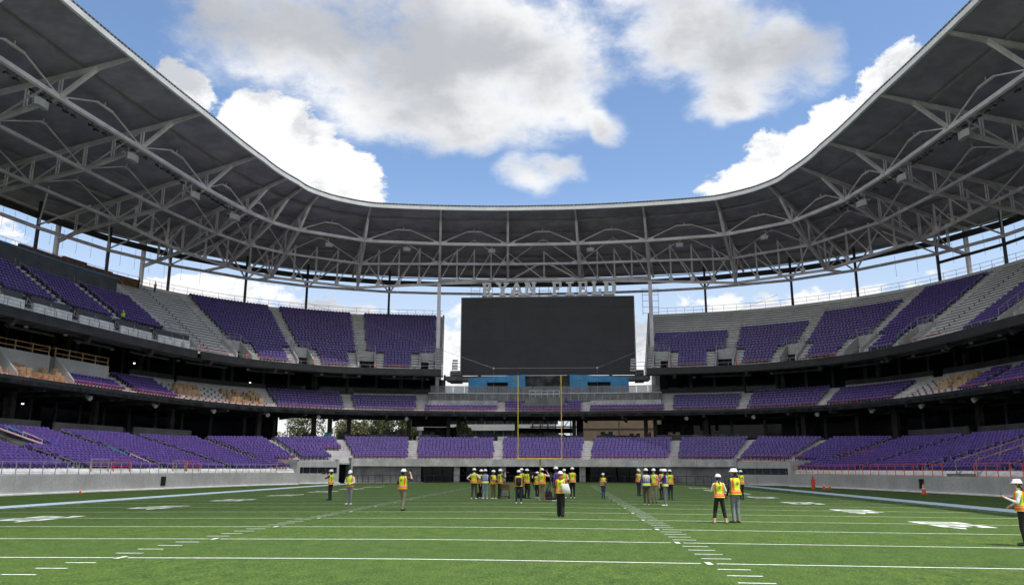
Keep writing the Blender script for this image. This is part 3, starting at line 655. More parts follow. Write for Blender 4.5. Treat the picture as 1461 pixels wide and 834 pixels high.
# ------------------------------------------------------------------ middle tier
MID_A = [6.5, 18.9, 29.5, 40.7, 53.0, 66.5, 78.0, 90, 102, 114]
MT, MR, MZ, MO = .82, .42, 10.35, .55
mid = thing('middle_tier', 'middle tier of the stand with a dark band along its front', 'stand', P3(0, 0, 9.7))
def mid_prof(n=7):
    pr = [(.12, 10.1), (.12, 10.42)]
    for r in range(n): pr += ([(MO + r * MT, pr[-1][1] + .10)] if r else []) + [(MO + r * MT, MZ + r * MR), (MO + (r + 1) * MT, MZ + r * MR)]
    pr += [(MO + n * MT, MZ + n * MR), (9.5, MZ + n * MR), (16.2, MZ + n * MR)]
    return pr
for a, b in ((-130, -53), (-53, -18.9), (-18.9, 18.9), (18.9, 53), (53, 130)):
    mb = MB(); sweep(mb, mid_prof(), a, b, riser=True); mb.build('terrace', ['tread', 'riser', 'step_shade'], mid)
s = -129.0
while s < 129:                                              # front band in panels with joints
    L = 6.4
    mb = MB(); bandbox(mb, s + .01, s + L - .01, -.18, .1, 9.68, 10.44, 1.6); mb.build('fascia_panel', 'fascia', mid); s += L
midb = [-x for x in MID_A[::-1]] + MID_A
# what stands on each block: rows of seats from the front; None = bare
MIDROWS = {0: (0, 2), -1: (0, 2), 1: (0, 2), -2: (0, 5), 2: (0, 5), -3: (0, 6), 3: (0, 6), 4: (0, 6)}
for i in range(len(midb) - 1):
    a, b = midb[i], midb[i + 1]; idx = i - 9; c = (a + b) / 2
    if abs(c) > 105: continue
    lab = 'purple seats of the middle tier straight under the scoreboard' if idx == 0 else 'purple seats of the middle tier, %s block to the %s of the scoreboard' % (ORD[abs(idx)], 'left' if idx < 0 else 'right')
    rr = lambda n, k=0: [(MO + r * MT + .5, MZ + r * MR) for r in range(k, n)]
    if idx in (0,):
        t = seat_block(lab, 'middle tier seats', rr(2), a + .6, b - .6)
        for q0, q1 in ((a + .6, -3.2), (3.4, b - .6)):
            o = bpy.data.objects.new('seats', seats_mesh([q for o_, z in rr(4, 2) for q in seat_spots(o_, z, q0, q1)])); link(o, t); o['kind'] = 'stuff'
    elif abs(idx) == 1: seat_block(lab, 'middle tier seats', rr(2), a + .6, b - .6)
    elif abs(idx) == 2: seat_block(lab, 'middle tier seats', rr(6), a + .6, b - .6)
    elif abs(idx) == 3: seat_block(lab, 'middle tier seats', rr(7), a + .6, b - .6)
    elif idx == 4: seat_block(lab, 'middle tier seats', rr(6), a + .6, b - 1.8)
    elif idx == -4: pass                                    # left corner block: crates only
    elif idx == -5:
        seat_block(lab, 'middle tier seats', rr(6), -63.0, -56.0)
    elif idx == -6: seat_block(lab, 'middle tier seats', rr(3), -73.5, -65.0)
    elif idx == 5: seat_block(lab, 'middle tier seats', rr(6), 62.4, b - .6)
    elif idx > 5: seat_block(lab, 'middle tier seats', rr(6), a + .6, b - .6)
mb = MB()
for a in midb:
    for r in range(7): bandbox(mb, a - .55, a + .55, MO + r * MT - .38, MO + r * MT + .02, MZ + (r - 1) * MR, MZ + (r - .5) * MR, 1.3)
mb.build('aisle_steps', 'concrete_pale', mid, kind='stuff')
# steps on the bare parts (seat stubs)
mb = MB()
for a, b in ((-54.8, -41.5), (53.6, 61.5), (-90, -74)):
    for r in range(6):
        for s in np.arange(a, b, 1.07): q = P3(s, MO + r * MT + .5, MZ + r * MR); mb.box((q.x, q.y, q.z + .17), (.06, .28, .34), rz_out(s))
mb.build('seat_stubs', 'precast', mid, kind='stuff')
# back walls of the middle tier: pale ledge and dark panel above
for a, b in ((-58.5, -52.0), (-51.5, -40.0), (-28.5, -16.9), (17.5, 29), (41.5, 52.5), (54, 66), (67, 80), (81, 95)):
    mb = MB(); bandbox(mb, a, b, 6.35, 6.6, 12.9, 13.55); mb.build('ledge_wall', 'concrete_pale', mid)
    mb = MB(); bandbox(mb, a, b, 6.45, 6.75, 13.57, 14.25); mb.build('dark_panel', 'fascia_side', mid)
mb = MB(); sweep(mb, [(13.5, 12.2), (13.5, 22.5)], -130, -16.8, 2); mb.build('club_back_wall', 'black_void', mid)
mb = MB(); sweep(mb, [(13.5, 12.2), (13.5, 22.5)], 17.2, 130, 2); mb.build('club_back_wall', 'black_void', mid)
for s in [x for q in range(8) for x in (-22 - q * 11, 22 + q * 11)]:
    mb = MB(); c = P3(s, 9.0, 12.6); mb.box((c.x, c.y, 15.6), (.55, .55, 6.2), rz_out(s)); mb.build('column', 'dark_wall', mid)
for a in list(np.arange(-124, -18, 3.4)) + list(np.arange(18.5, 122, 3.4)):
    mb = MB(); bandbox(mb, a, a + 3.1, 10.6, 10.66, 13.3, 16.4, 2); mb.build('glazed_front', 'glass_dark', mid)
    mb = MB(); bandbox(mb, a + 3.1, a + 3.4, 10.5, 10.75, 13.3, 17.2, 1); mb.build('mullion_post', 'slate', mid)
for a in list(np.arange(-120, -17, 5.1)) + list(np.arange(17.6, 120, 5.1)):
    mb = MB(); q = P3(a, 1.8 + (a * 7 % 3), 15.72); mb.tube(q, q + Vector((0, 0, .2)), .22, 8); mb.build('downlight', 'speaker', mid)
for a, o, z in ((-58.5, 6.0, 14.9), (-41.5, 7.6, 14.4)):
    mb = MB(); q = P3(a, o, z); mb.box(q, (.20, .12, .12), rz_out(a)); mb.build('strip_lamp', 'lamp_lit', mid)
for a in list(np.arange(-118, -20, 9.3)) + list(np.arange(24, 118, 9.3)):
    mb = MB(); mb.path([P3(u, 3.4, 15.75 + .0 * u) for u in srange(a, a + 6.5, 2)], .16, 7); mb.build('duct', 'slate', mid)
# suite boxes at the left: grey concrete cheeks and fronts with timber guard rails
for k, (a, b) in enumerate(((-81.6, -74.6), (-73.9, -65.6), (-92.0, -83.5))):
    t = thing('suite_box', ['grey concrete suite box with timber guard rail above stacked cartons on the left', 'grey concrete suite box with timber rail above purple seats on the left', 'grey concrete suite box at the left edge of the middle tier'][k], 'suite box', P3((a + b) / 2, 4.2, 11.5))
    z1 = 13.5
    mb = MB(); bandbox(mb, a, b, 3.2, 3.45, 11.4, z1); mb.build('front_wall', 'concrete', t)
    mb = MB(); sweep(mb, [(-.1 + .6, 10.3), (.6, 10.9), (3.19, z1), (6.6, z1), (6.6, 11)], a, a + .22, .3, True); mb.build('side_wall', 'concrete', t)
    mb = MB(); sweep(mb, [(3.46, 11.4), (3.46, z1), (6.6, z1), (6.6, 11.4)], b - .22, b, .3, True); mb.build('side_wall', 'concrete', t)
    mb = MB()
    for z in (z1 + .42, z1 + .95): mb.path([P3(u, 3.35, z) for u in srange(a + .1, b - .1, 2)], .055, 5)
    mb.path([P3(a + .1, 3.35, z1 + .95), P3(a + .1, 7, z1 + .95)], .055, 5)
    mb.build('rail_bar', 'timber', t)
    for u in srange(a + .1, b - .1, 2.6):
        mb = MB(); mb.beam(P3(u, 3.35, z1 - .1), P3(u, 3.35, z1 + 1.05), .1, .1); mb.build('post', 'timber', t)
# cartons stacked on the bare terraces
CART = []
for dx, dy, dz in ((.78, .5, .44), (.66, .46, .42), (.78, .5, .40)):
    mb = MB(); mb.box((0, 0, dz / 2), (dx, dy, dz)); mb.box((0, 0, dz / 2), (.05, dy + .006, dz + .006), k=1); CART.append((mb.mesh('carton', ['cardboard', 'tape']), dx, dy, dz))
def cartons(a, b, r0, r1, hmax, where, dens=.9):
    st = {}
    for r in range(r0, r1):
        s = a; 
        while s < b:
            me, dx, dy, dz = random.choice(CART); n = random.choice(hmax)
            if random.random() < dens:
                for h in range(n):
                    q = P3(s + dx / 2, MO + r * MT + .42 + random.uniform(-.05, .05), MZ + r * MR + .002 + h * (dz + .003))
                    o = inst('carton', me, q, rz_out(s) + random.uniform(-.08, .08))
                    tag(o, 'brown cardboard carton stacked on the middle tier %s' % where, 'carton', 'cartons %s' % where)
            s += dx + .04
cartons(-81.0, -74.6, 0, 3, (1, 2, 2), 'below the left suite box', .8)
cartons(-86.5, -83.3, 0, 3, (2, 2, 3), 'at the left picture edge', .9)
cartons(-54.6, -50.9, 2, 5, (2, 2, 2), 'in the left corner beside the purple seats', .95)
cartons(-46.6, -42.0, 1, 5, (1, 2, 2), 'in the left corner beside the aisle', .95)
cartons(56.4, 61.5, 2, 5, (1, 2, 2), 'in the right corner', .8)
# orange mesh rail along the middle front and traffic-cone posts
wall_rail('front_railing', 'thin orange guard rail along the front of the middle tier at the end', -40.2, 40.3, .35, 10.45, .42, 'red_paint', 2.6, (.40,))
wall_rail('front_railing', 'orange guard rail along the front of the middle tier on the left', -118, -41.2, .35, 10.45, .5, 'orange_paint', 2.2, (.48, .2))
wall_rail('front_railing', 'orange guard rail along the front of the middle tier on the right', 41.4, 112, .35, 10.45, .45, 'orange_paint', 2.4, (.43,))

# ------------------------------------------------------------------ upper tier
UP_A = [16.2, 27.8, 36.6, 45.6, 54.0, 62.2, 71.0, 80.0, 90.0, 100.0, 112.0]
UT, UR, UZ, UO, UN = .76, .52, 17.15, 1.6, 22
upper = thing('upper_tier', 'steep upper tier of the stand below the steel roof', 'stand', P3(0, 0, 15.9))
def up_prof(r0=0, r1=UN):
    pr = [(-.02, 16.55), (-.02, 16.8), (UO if r0 == 0 else UO + r0 * UT, 16.8)]
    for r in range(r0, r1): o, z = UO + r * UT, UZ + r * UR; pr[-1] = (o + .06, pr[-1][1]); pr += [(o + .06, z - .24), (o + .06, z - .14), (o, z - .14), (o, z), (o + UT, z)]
    pr += [(UO + r1 * UT, UZ + r1 * UR + .05), (UO + r1 * UT + 1.6, UZ + r1 * UR + .05), (UO + r1 * UT + 1.6, 15)]
    return pr
VOMW = 1.35
def up_run(a, b):
    vs = sorted(v for v in VOM if a < v < b); cur = a
    for v in vs:
        if v - VOMW > cur: mb = MB(); sweep(mb, up_prof(), cur, v - VOMW, riser=True); mb.build('terrace', ['tread', 'riser', 'step_shade'], upper)
        mb = MB(); sweep(mb, up_prof(5), max(v - VOMW, a), min(v + VOMW, b), riser=True); mb.build('terrace', ['tread', 'riser', 'step_shade'], upper); cur = v + VOMW
    if b > cur: mb = MB(); sweep(mb, up_prof(), cur, b, riser=True); mb.build('terrace', ['tread', 'riser', 'step_shade'], upper)
VOM = [-18.0, 18.0] + [x + (0.6 if x < 0 else -.6) for x in (-27.8, -36.6, -45.6, -54.5, 27.8, 36.6, 45.6, 54.0, 71.0, 80, 90)] + [-62.2, -71, -80, -90]
up_run(-130, -15.9); up_run(15.9, 130)
def up_soffit(a, b):
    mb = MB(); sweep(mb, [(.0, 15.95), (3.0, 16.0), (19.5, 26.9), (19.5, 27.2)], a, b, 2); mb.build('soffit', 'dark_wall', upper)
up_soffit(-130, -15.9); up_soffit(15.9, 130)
for a, b in ((-129.5, -54.6), (-53.9, -15.9), (15.9, 129.5)):
    s = a
    while s < b - .1:
        L = min(6.2, b - s); mb = MB(); bandbox(mb, s + .01, s + L - .01, -.32, -.03, 15.86, 16.86); mb.build('fascia_panel', 'fascia', upper); s += L
for sg in (-1, 1):                                           # end walls of the upper tier beside the scoreboard
    mb = MB(); sweep(mb, [(-.3, 15.9), (-.3, 17.3)] + [(UO + r * UT, UZ + r * UR + .75) for r in range(0, UN + 1, 3)] + [(UO + UN * UT + 1.5, 29.2), (UO + UN * UT + 1.5, 26.0), (3, 15.9)], sg * 15.6, sg * 15.88, .3, True)
    mb.build('end_wall', 'concrete', upper)
# raker beams under the upper tier
for s in [x for q in range(9) for x in (-20 - q * 10.5, 20 + q * 10.5)]:
    mb = MB(); mb.beam(P3(s, .3, 15.6), P3(s, 16, 24.6), .5, .9); mb.build('raker_beam', 'steel_dark', upper)
def vomitory(s):
    t = MB(); v = bpy.data.objects.new('vomitory', None)
    f0 = UO + .1; zt = UZ + 5 * UR
    mb = MB(); bandbox(mb, s - VOMW + .3, s + VOMW - .3, UO + 5 * UT - .25, UO + 5 * UT + .0, 18.55, zt + .35, 1.5); vo = mb.build('vomitory', 'concrete', upper)
    for d in (-1, 1):
        mb = MB(); sweep(mb, [(f0, 16.78), (f0, 17.75), (UO + 5 * UT, zt + .35), (UO + 5 * UT, 16.78)], s + d * (VOMW - .14) - .12, s + d * (VOMW - .14) + .12, .3, True); mb.build('side_wall', 'concrete', vo)
        mb = MB(); mb.path([P3(s + d * (VOMW - .14), f0 + .1, 17.8), P3(s + d * (VOMW - .14), f0 + .1, 18.65), P3(s + d * (VOMW - .14), UO + 5 * UT, zt + 1.35), P3(s + d * (VOMW - .14), UO + 5 * UT, zt + .3)], .035, 5)
        for q in (.33, .66): mb.tube(P3(s + d * (VOMW - .14), f0 + q * 5 * UT, 17.75 + q * 2.4), P3(s + d * (VOMW - .14), f0 + q * 5 * UT, 18.65 + q * 2.5), .03, 5)
        mb.build('side_rail', 'galvanised', vo, kind='stuff')
    mb = MB(); zz = zt + .35
    for z in (zz + .5, zz + 1.0): mb.tube(P3(s - VOMW + .14, UO + 5 * UT - .12, z), P3(s + VOMW - .14, UO + 5 * UT - .12, z), .03, 5)
    for q in range(4): u = s - VOMW + .14 + q * (2 * VOMW - .28) / 3; mb.tube(P3(u, UO + 5 * UT - .12, zz), P3(u, UO + 5 * UT - .12, zz + 1.0), .03, 5)
    mb.build('top_rail', 'galvanised', vo, kind='stuff')
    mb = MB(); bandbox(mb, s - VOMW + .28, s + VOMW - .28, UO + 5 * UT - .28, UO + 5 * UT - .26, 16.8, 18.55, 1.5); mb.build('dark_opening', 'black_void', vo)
for s in VOM:
    if s > -60: vomitory(s)
upb = [-x for x in UP_A[::-1]] + UP_A
def up_rows(k, n): return [(UO + r * UT + .46, UZ + r * UR) for r in range(k, n)]
for i in range(len(upb) - 1):
    a, b = upb[i], upb[i + 1]; idx = i - 10
    if idx == 0 or abs(a + b) / 2 > 106: continue
    lab = 'dark purple seats of the steep upper tier, %s block to the %s of the scoreboard' % (ORD[abs(idx)], 'left' if idx < 0 else 'right')
    n = 22; k = 0
    if idx > 0: n = {1: 13, 2: 14, 3: 17, 4: 20, 5: 0, 6: 20, 7: 21}.get(idx, 21)
    else: n = {-4: 0}.get(idx, 22)
    if idx <= -5: k, n = 5, 15
    if n == 0: continue
    # the front rows give way to the stair openings at both ends of the block
    lo = [q for q in up_rows(k, n) if q[0] < UO + 5 * UT]; hi = [q for q in up_rows(k, n) if q[0] >= UO + 5 * UT]
    t = seat_block(lab, 'upper tier seats', hi, a + .62, b - .62)
    if lo:
        va = max([v for v in VOM if abs(v - a) < 2.2] + [a - 9]); vb = min([v for v in VOM if abs(v - b) < 2.2] + [b + 9])
        a2 = max(a + .62, va + VOMW + 1.0); b2 = min(b - .62, vb - VOMW - 1.0)
        o = bpy.data.objects.new('seats', seats_mesh([q for o_, z in lo for q in seat_spots(o_, z, a2, b2)])); link(o, t); o['kind'] = 'stuff'
mb = MB()
for a in upb:
    for r in range(5 if a > -57 else 5, UN): bandbox(mb, a - .5, a + .5, UO + r * UT - .36, UO + r * UT + .02, UZ + (r - 1) * UR, UZ + (r - .5) * UR, 1.2)
    if abs(a) < 56:
        for d in (-1, 1):
            c = a + (-.6 if a > 0 else .6) + d * (VOMW + .5)
            for r in range(0, 5): bandbox(mb, c - .42, c + .42, UO + r * UT - .36, UO + r * UT + .02, UZ + (r - 1) * UR, UZ + (r - .5) * UR, 1.2)
mb.build('aisle_steps', 'concrete_pale', upper, kind='stuff')
mb = MB()
for a, b in ((-53.2, -46.4), (54.8, 61.5)):
    for r in range(1, UN):
        for s in (a + 3.0,): q = P3(s, UO + r * UT + .5, UZ + r * UR); mb.box((q.x, q.y, q.z + .25), (.05, .16, .5), rz_out(s))
mb.build('seat_stubs', 'precast', upper, kind='stuff')
mb = MB()
for a in upb:
    if abs(a) < 30 or abs(a) > 95: continue
    for r in range(6, UN - 1, 3):
        o1 = UO + r * UT; z1 = UZ + r * UR; mb.path([P3(a, o1, z1), P3(a, o1, z1 + .9), P3(a, o1 + 1.5, z1 + 1.97), P3(a, o1 + 1.5, z1 + 1.07)], .020, 5)
mb.build('aisle_handrails', 'galvanised', upper, kind='stuff')
# guard rail round the top
for s0, s1, lab in ((-128, -15.9, 'thin grey guard rail along the top of the upper tier on the left'), (15.9, 128, 'thin grey guard rail along the top of the upper tier on the right')):
    t = thing('top_railing', lab, 'railing', P3((s0 + s1) / 2, 19.0, 29.1)); mb = MB(); o = UO + UN * UT + .8; zb = UZ + UN * UR + .05
    for z in (1.25, .65): mb.path([P3(s, o, zb + z) for s in srange(s0, s1, 2)], .03, 5)
    mb.build('rail_bar', 'galvanised', t); mb = MB()
    for s in np.arange(s0, s1, 1.3): mb.tube(P3(s, o, zb), P3(s, o, zb + 1.25), .028, 5)
    mb.build('rail_posts', 'galvanised', t, kind='stuff')
# red tape and posts along the front of the upper seats
wall_rail('front_railing', 'thin grey rail on the upper tier front edge left of the scoreboard', -53.8, -16, .1, 16.86, .5, 'galvanised', 1.5, (.49,))
wall_rail('front_railing', 'thin grey rail on the upper tier front edge right of the scoreboard', 16, 112, .1, 16.86, .5, 'galvanised', 1.5, (.49,))
for s0, s1, lab in ((-45, -37.8, 'second left'), (-35, -29, 'first left'), (-26, -19.4, 'nearest left'), (19.6, 26, 'nearest right'), (29, 35, 'first right'), (38, 44, 'second right'), (55, 61, 'third right'), (-52.6, -47, 'third left')):
    mb = MB(); q = srange(s0, s1, 1.2)
    mb.path([P3(s, 1.3, 17.55 - .1 * math.sin(math.pi * (i / (len(q) - 1)))) for i, s in enumerate(q)], .035, 4)
    tag(mb.build('warning_tape', 'red_paint'), 'red warning tape before the upper seats, %s of the scoreboard' % lab, 'tape')
    t = thing('delineator_post', 'orange plastic delineator post holding red tape, %s of the scoreboard' % lab, 'post', P3(s0, 1.3, 16.8)); c = P3(s0, 1.3, 16.8)
    mb = MB(); mb.tube(c, c + Vector((0, 0, .08)), .22, 8); mb.build('base', 'black_plastic', t); mb = MB(); mb.tube(c + Vector((0, 0, .08)), c + Vector((0, 0, 1.1)), .09, 8, r2=.06); mb.build('stem', 'cone_red', t)
# loge boxes on the left front of the upper tier: dark screens over pale fronts
for k, a in enumerate(np.arange(-112, -58, 6.6)):
    t = thing('loge_box', 'pale fronted loge box with dark top on the upper tier left, %s from the corner' % ORD[len(np.arange(-112, -58, 6.6)) - k], 'loge box', P3(a + 3, 2.2, 17))
    mb = MB(); bandbox(mb, a, a + 5.4, 2.0, 2.2, 16.8, 18.35); mb.build('front_panel', 'white_board', t)
    mb = MB(); bandbox(mb, a + .4, a + 6.0, 2.9, 4.4, 17.5, 19.25); mb.build('dark_counter', 'slate', t)
    mb = MB(); bandbox(mb, a + 5.45, a + 6.55, 2.0, 3.6, 16.8, 17.6); mb.build('step', 'concrete', t)
    for q in (1.2, 4.6):
        mb = MB(); mb.path([P3(a + q, .5, 16.85), P3(a + q, .5, 17.8), P3(a + q + .9, 1.9, 18.7), P3(a + q + .9, 1.9, 18)], .03, 5); mb.build('handrail', 'galvanised', t)
wall_rail('front_railing', 'grey handrail on the front edge of the upper tier at the loge boxes', -118, -54.8, .1, 16.86, .75, 'galvanised', 1.6, (.74, .35))
# dark clad wall with blue cap that closes the upper left seats
t = thing('clad_wall', 'dark grey clad wall with blue top edge behind the upper left seats', 'wall', P3(-75, 13, 25))
s = -118.0
while s < -56.4:
    L = min(5.6, -56.2 - s); mb = MB(); bandbox(mb, s + .012, s + L - .012, 13.0, 13.35, 24.6, 27.15); mb.build('wall_panel', 'slate', t)
    mb = MB(); bandbox(mb, s, s + L, 12.96, 13.4, 27.152, 27.26); mb.build('blue_cap', 'blue_wrap', t); s += L
mb = MB(); bandbox(mb, -56.4, -56.15, 13.36, 17.5, 24.6, 27.15); mb.build('end_panel', 'slate', t)
# brick plinth and timber above that wall
t = thing('brick_parapet', 'rough reddish brick parapet behind the dark clad wall on the left', 'wall', P3(-75, 17.6, 27.5))
for k, s in enumerate(np.arange(-116, -53, 3.1)):
    mb = MB(); bandbox(mb, s, s + 3.05, 17.4, 17.8, 26.9, 28.6 + .9 * random.random()); mb.build('brick_panel', 'brick_red', t)
mb = MB(); bandbox(mb, -118, -56.2, 13.36, 18.5, 26.5, 26.7); mb.build('deck', 'concrete', t)
# ------------------------------------------------------------------ scoreboard end
YS = 131.0; SX0, SX1, SZ0, SZ1 = -13.92, 14.95, 16.95, 30.25
sb = thing('scoreboard', 'huge blank dark video scoreboard at the far end', 'scoreboard', (0.5, YS, SZ0))
nx, nz = 12, 7
for i in range(nx):
    for j in range(nz):
        w = (SX1 - SX0) / nx; h = (SZ1 - SZ0) / nz; mb = MB()
        mb.box((SX0 + (i + .5) * w, YS, SZ0 + (j + .5) * h), (w - .012, .25, h - .012)); mb.build('screen_panel', 'screen', sb)
mb = MB(); mb.box(((SX0 + SX1) / 2, YS + .35, (SZ0 + SZ1) / 2), (SX1 - SX0 - .1, .4, SZ1 - SZ0 - .1)); mb.build('cabinet', 'screen_seam', sb)
for x in (SX0 - .03, SX1 + .03):
    mb = MB(); mb.beam((x, YS, SZ0 - .02), (x, YS, SZ1 + .02), .05, .35); mb.build('edge_trim', 'precast', sb)
for x in (-11, -4, 4, 11):
    mb = MB(); mb.beam((x, YS + 1.4, 12.4), (x, YS + 1.4, SZ1), .5, .5); mb.build('support_column', 'steel_dark', sb)
for z in (18, 22, 26, 29.8):
    mb = MB(); mb.beam((SX0 + 1, YS + 1.0, z), (SX1 - 1, YS + 1.0, z), .4, .4); mb.build('support_beam', 'steel_dark', sb)
# sign: RYAN FIELD in slab capitals
def U(*r): return r
GL = {'R': [U(0, 0, .42, .16), U(.08, .16, .30, .84), U(0, .84, .72, 1), U(.56, .52, .80, .90), U(.30, .42, .70, .56), [(.38, .44), (.60, .44), (.86, .14), (.62, .14)], U(.60, 0, .96, .15)],
      'Y': [U(.30, 0, .74, .16), U(.40, .16, .64, .48), U(0, .86, .40, 1), U(.62, .86, 1, 1), [(.40, .42), (.64, .42), (.30, .90), (.06, .90)], [(.40, .42), (.64, .42), (.98, .90), (.74, .90)]],
      'A': [U(-.04, 0, .36, .15), U(.64, 0, 1.04, .15), [(.04, .12), (.26, .12), (.60, 1), (.38, 1)], [(.74, .12), (.97, .12), (.62, 1), (.40, 1)], U(.26, .28, .74, .42)],
      'N': [U(0, 0, .38, .15), U(.08, .15, .28, .88), U(0, .86, .30, 1), [(.20, 1), (.42, 1), (.86, .08), (.64, .08)], U(.72, .06, .92, .86), U(.62, .86, 1, 1)],
      'F': [U(0, 0, .46, .15), U(.10, .15, .34, .85), U(0, .85, .98, 1), U(.34, .44, .72, .58), U(.78, .62, .98, .85)],
      'I': [U(.1, 0, .9, .16), U(.38, .16, .62, .84), U(.1, .84, .9, 1)],
      'E': [U(0, 0, .98, .15), U(.10, .15, .34, .85), U(0, .85, .98, 1), U(.34, .43, .72, .57), U(.78, .15, .98, .36), U(.78, .64, .98, .85)],
      'L': [U(0, 0, .98, .15), U(.10, .15, .34, .85), U(0, .85, .46, 1), U(.76, .15, .98, .42)],
      'D': [U(0, 0, .66, .15), U(.10, .15, .34, .85), U(0, .85, .66, 1), [(.62, 0), (.80, .04), (.98, .26), (.74, .30), (.62, .15)], [(.62, 1), (.62, .85), (.74, .70), (.98, .74), (.80, .96)], U(.74, .26, .98, .74)]}
KX = 131.0 / 115
sg = thing('stadium_sign', 'pale lavender slab letters reading RYAN FIELD on top of the scoreboard', 'sign', (0.5, YS, SZ1))
def px2x(u): return .5 + (u - 778.0) * (SX1 - SX0) / (901 - 655) 
for chs, u0, u1 in (('R', 684.5, 699.5), ('Y', 704.5, 722), ('A', 725, 743), ('N', 746, 762), ('F', 785.8, 799), ('I', 804.5, 817.5), ('E', 823, 836), ('L', 843, 856), ('D', 859.6, 877)):
    x0, x1 = px2x(u0), px2x(u1); zb, zt = SZ1 + .16, SZ1 + 2.62; mb = MB()
    for g_ in GL[chs]:
        poly = g_ if isinstance(g_[0], tuple) else [(g_[0], g_[1]), (g_[2], g_[1]), (g_[2], g_[3]), (g_[0], g_[3])]
        ca = sum(p[0] for p in poly) / len(poly); cb = sum(p[1] for p in poly) / len(poly)
        poly = [(a + .04 * (1 if a > ca else -1), min(1, max(0, b + .012 * (1 if b > cb else -1)))) for a, b in poly]
        k = len(poly); jit = random.uniform(0, .004)
        f = [(x0 + (x1 - x0) * a, YS - .28 - jit, zb + (zt - zb) * b) for a, b in poly]; bk = [(x, YS + .12, z) for x, _, z in f]
        mb.add(f, [tuple(range(k))], 0); mb.add(f + bk, [tuple(range(2 * k - 1, k - 1, -1))] + [(i, k + i, k + (i + 1) % k, (i + 1) % k) for i in range(k)], 1)
    o = mb.build('letter', ['letter_face', 'letter_side'], sg, label='letter %s' % chs)
mb = MB(); mb.beam((-10.6, YS + .05, SZ1 + .12), (12, YS + .05, SZ1 + .12), .12, .1)
for x in np.arange(-10.4, 12, 1.6): mb.beam((x, YS + .18, SZ1), (x, YS + .18, SZ1 + 2.2), .07, .07)
mb.build('sign_frame', 'steel_dark', sg)
# ladders and scaffold beside the sign and the screen
def ladder(name, lab, x0, x1, y, z0, z1, rungs, m='galvanised'):
    t = thing(name, lab, 'scaffold', ((x0 + x1) / 2, y, z0))
    for x in (x0, x1): mb = MB(); mb.beam((x, y, z0), (x, y, z1), .07, .07); mb.build('upright', m, t)
    for z in np.linspace(z0 + .3, z1 - .1, rungs): mb = MB(); mb.beam((x0, y, z), (x1, y, z), .06, .06); mb.build('rung', m, t)
ladder('access_scaffold', 'light scaffold frame left of the letters above the scoreboard', px2x(667), px2x(680), YS + .6, SZ1 + .02, SZ1 + 3.2, 4)
ladder('access_scaffold', 'dark steel frame behind the gap between the two words', px2x(766), px2x(783), YS + 1.5, SZ1 - 2, SZ1 + 1.5, 3, 'steel_dark')
ladder('access_scaffold', 'light rungs beside the bottom left corner of the scoreboard', SX0 - 1.55, SX0 - .15, YS, SZ0 - .1, SZ0 + 2.2, 4)
ladder('access_scaffold', 'light rungs beside the bottom right corner of the scoreboard', SX1 + .15, SX1 + 1.7, YS, SZ0 - .1, SZ0 + 2.2, 4)
ladder('access_scaffold', 'tall thin scaffold on the upper tier just right of the scoreboard', 17.4, 20.2, 139.6, 28.6, 33.5, 5)
# blue wrapped rooms under the screen
for x0, x1, w0, w1, lab in ((px2x(668), px2x(747), px2x(694), px2x(723), 'left'), (px2x(809), px2x(890), px2x(833.5), px2x(865), 'right')):
    t = thing('blue_room', 'blue wrapped room with dark opening under the %s half of the scoreboard' % lab, 'room', ((x0 + x1) / 2, 129.5, 14)); y0 = 128.6
    hi, lo = (16.75, 16.2) if lab == 'left' else (16.2, 16.75)
    zl, zr = (lo, hi) if lab == 'left' else (hi, lo)
    zl, zr = (16.25, 16.8) if lab == 'left' else (16.8, 16.3)
    def pan(a, b, z0, f0, f1, nm, m='blue_wrap'):
        mb = MB(); mb.add([(a, y0, z0), (b, y0, z0), (b, y0, f1), (a, y0, f0), (a, y0 + 4, z0), (b, y0 + 4, z0), (b, y0 + 4, f1), (a, y0 + 4, f0)], [(0, 1, 2, 3), (5, 4, 7, 6), (3, 2, 6, 7), (1, 5, 6, 2), (4, 0, 3, 7)]); mb.build(nm, m, t)
    zt = lambda x: zl + (zr - zl) * (x - x0) / (x1 - x0)
    pan(x0, w0 - .01, 12.7, zt(x0), zt(w0), 'wrap_panel'); pan(w1 + .01, x1, 12.7, zt(w1), zt(x1), 'wrap_panel')
    pan(w0, w1, 15.55, zt(w0), zt(w1), 'wrap_panel')
    mb = MB(); mb.box(((w0 + w1) / 2, y0 + .5, 14.1), (w1 - w0 - .02, .1, 2.85)); mb.build('dark_opening', 'black_void', t)
    cx_ = px2x(731) if lab == 'left' else px2x(824)
    mb = MB(); mb.box((cx_, y0 - .05, 16.0), (.75, .06, .26)); mb.build('name_plate', 'timber', t)
mb = MB(); mb.box(((px2x(747) + px2x(809)) / 2, 130.2, 15.0), (px2x(809) - px2x(747) - .05, .3, 3.6)); tag(mb.build('dark_screen_wall', 'dark_wall'), 'dark wall between the two blue rooms', 'wall')
mb = MB(); mb.box((.4, 133, 16.55), (34, 3.5, .7)); tag(mb.build('link_beam', 'precast'), 'long grey beam below the scoreboard joining the two upper stands', 'beam')
for x0, x1, lab in ((-16.0, SX0 - .12, 'left'), (SX1 + .12, 16.5, 'right')):
    t = thing('stair_core', 'grey stair landing between the %s scoreboard column and the screen' % lab, 'stair', ((x0 + x1) / 2, YS + 2, 15))
    mb = MB(); mb.box(((x0 + x1) / 2, YS + 2.2, 16.9), (x1 - x0, 1.6, 2.0)); mb.build('landing_wall', 'precast', t)
    for z in (16.6, 17.3): mb = MB(); mb.box(((x0 + x1) / 2, YS + 1.2, z), (x1 - x0, .3, .10)); mb.build('tread', 'concrete_pale', t)
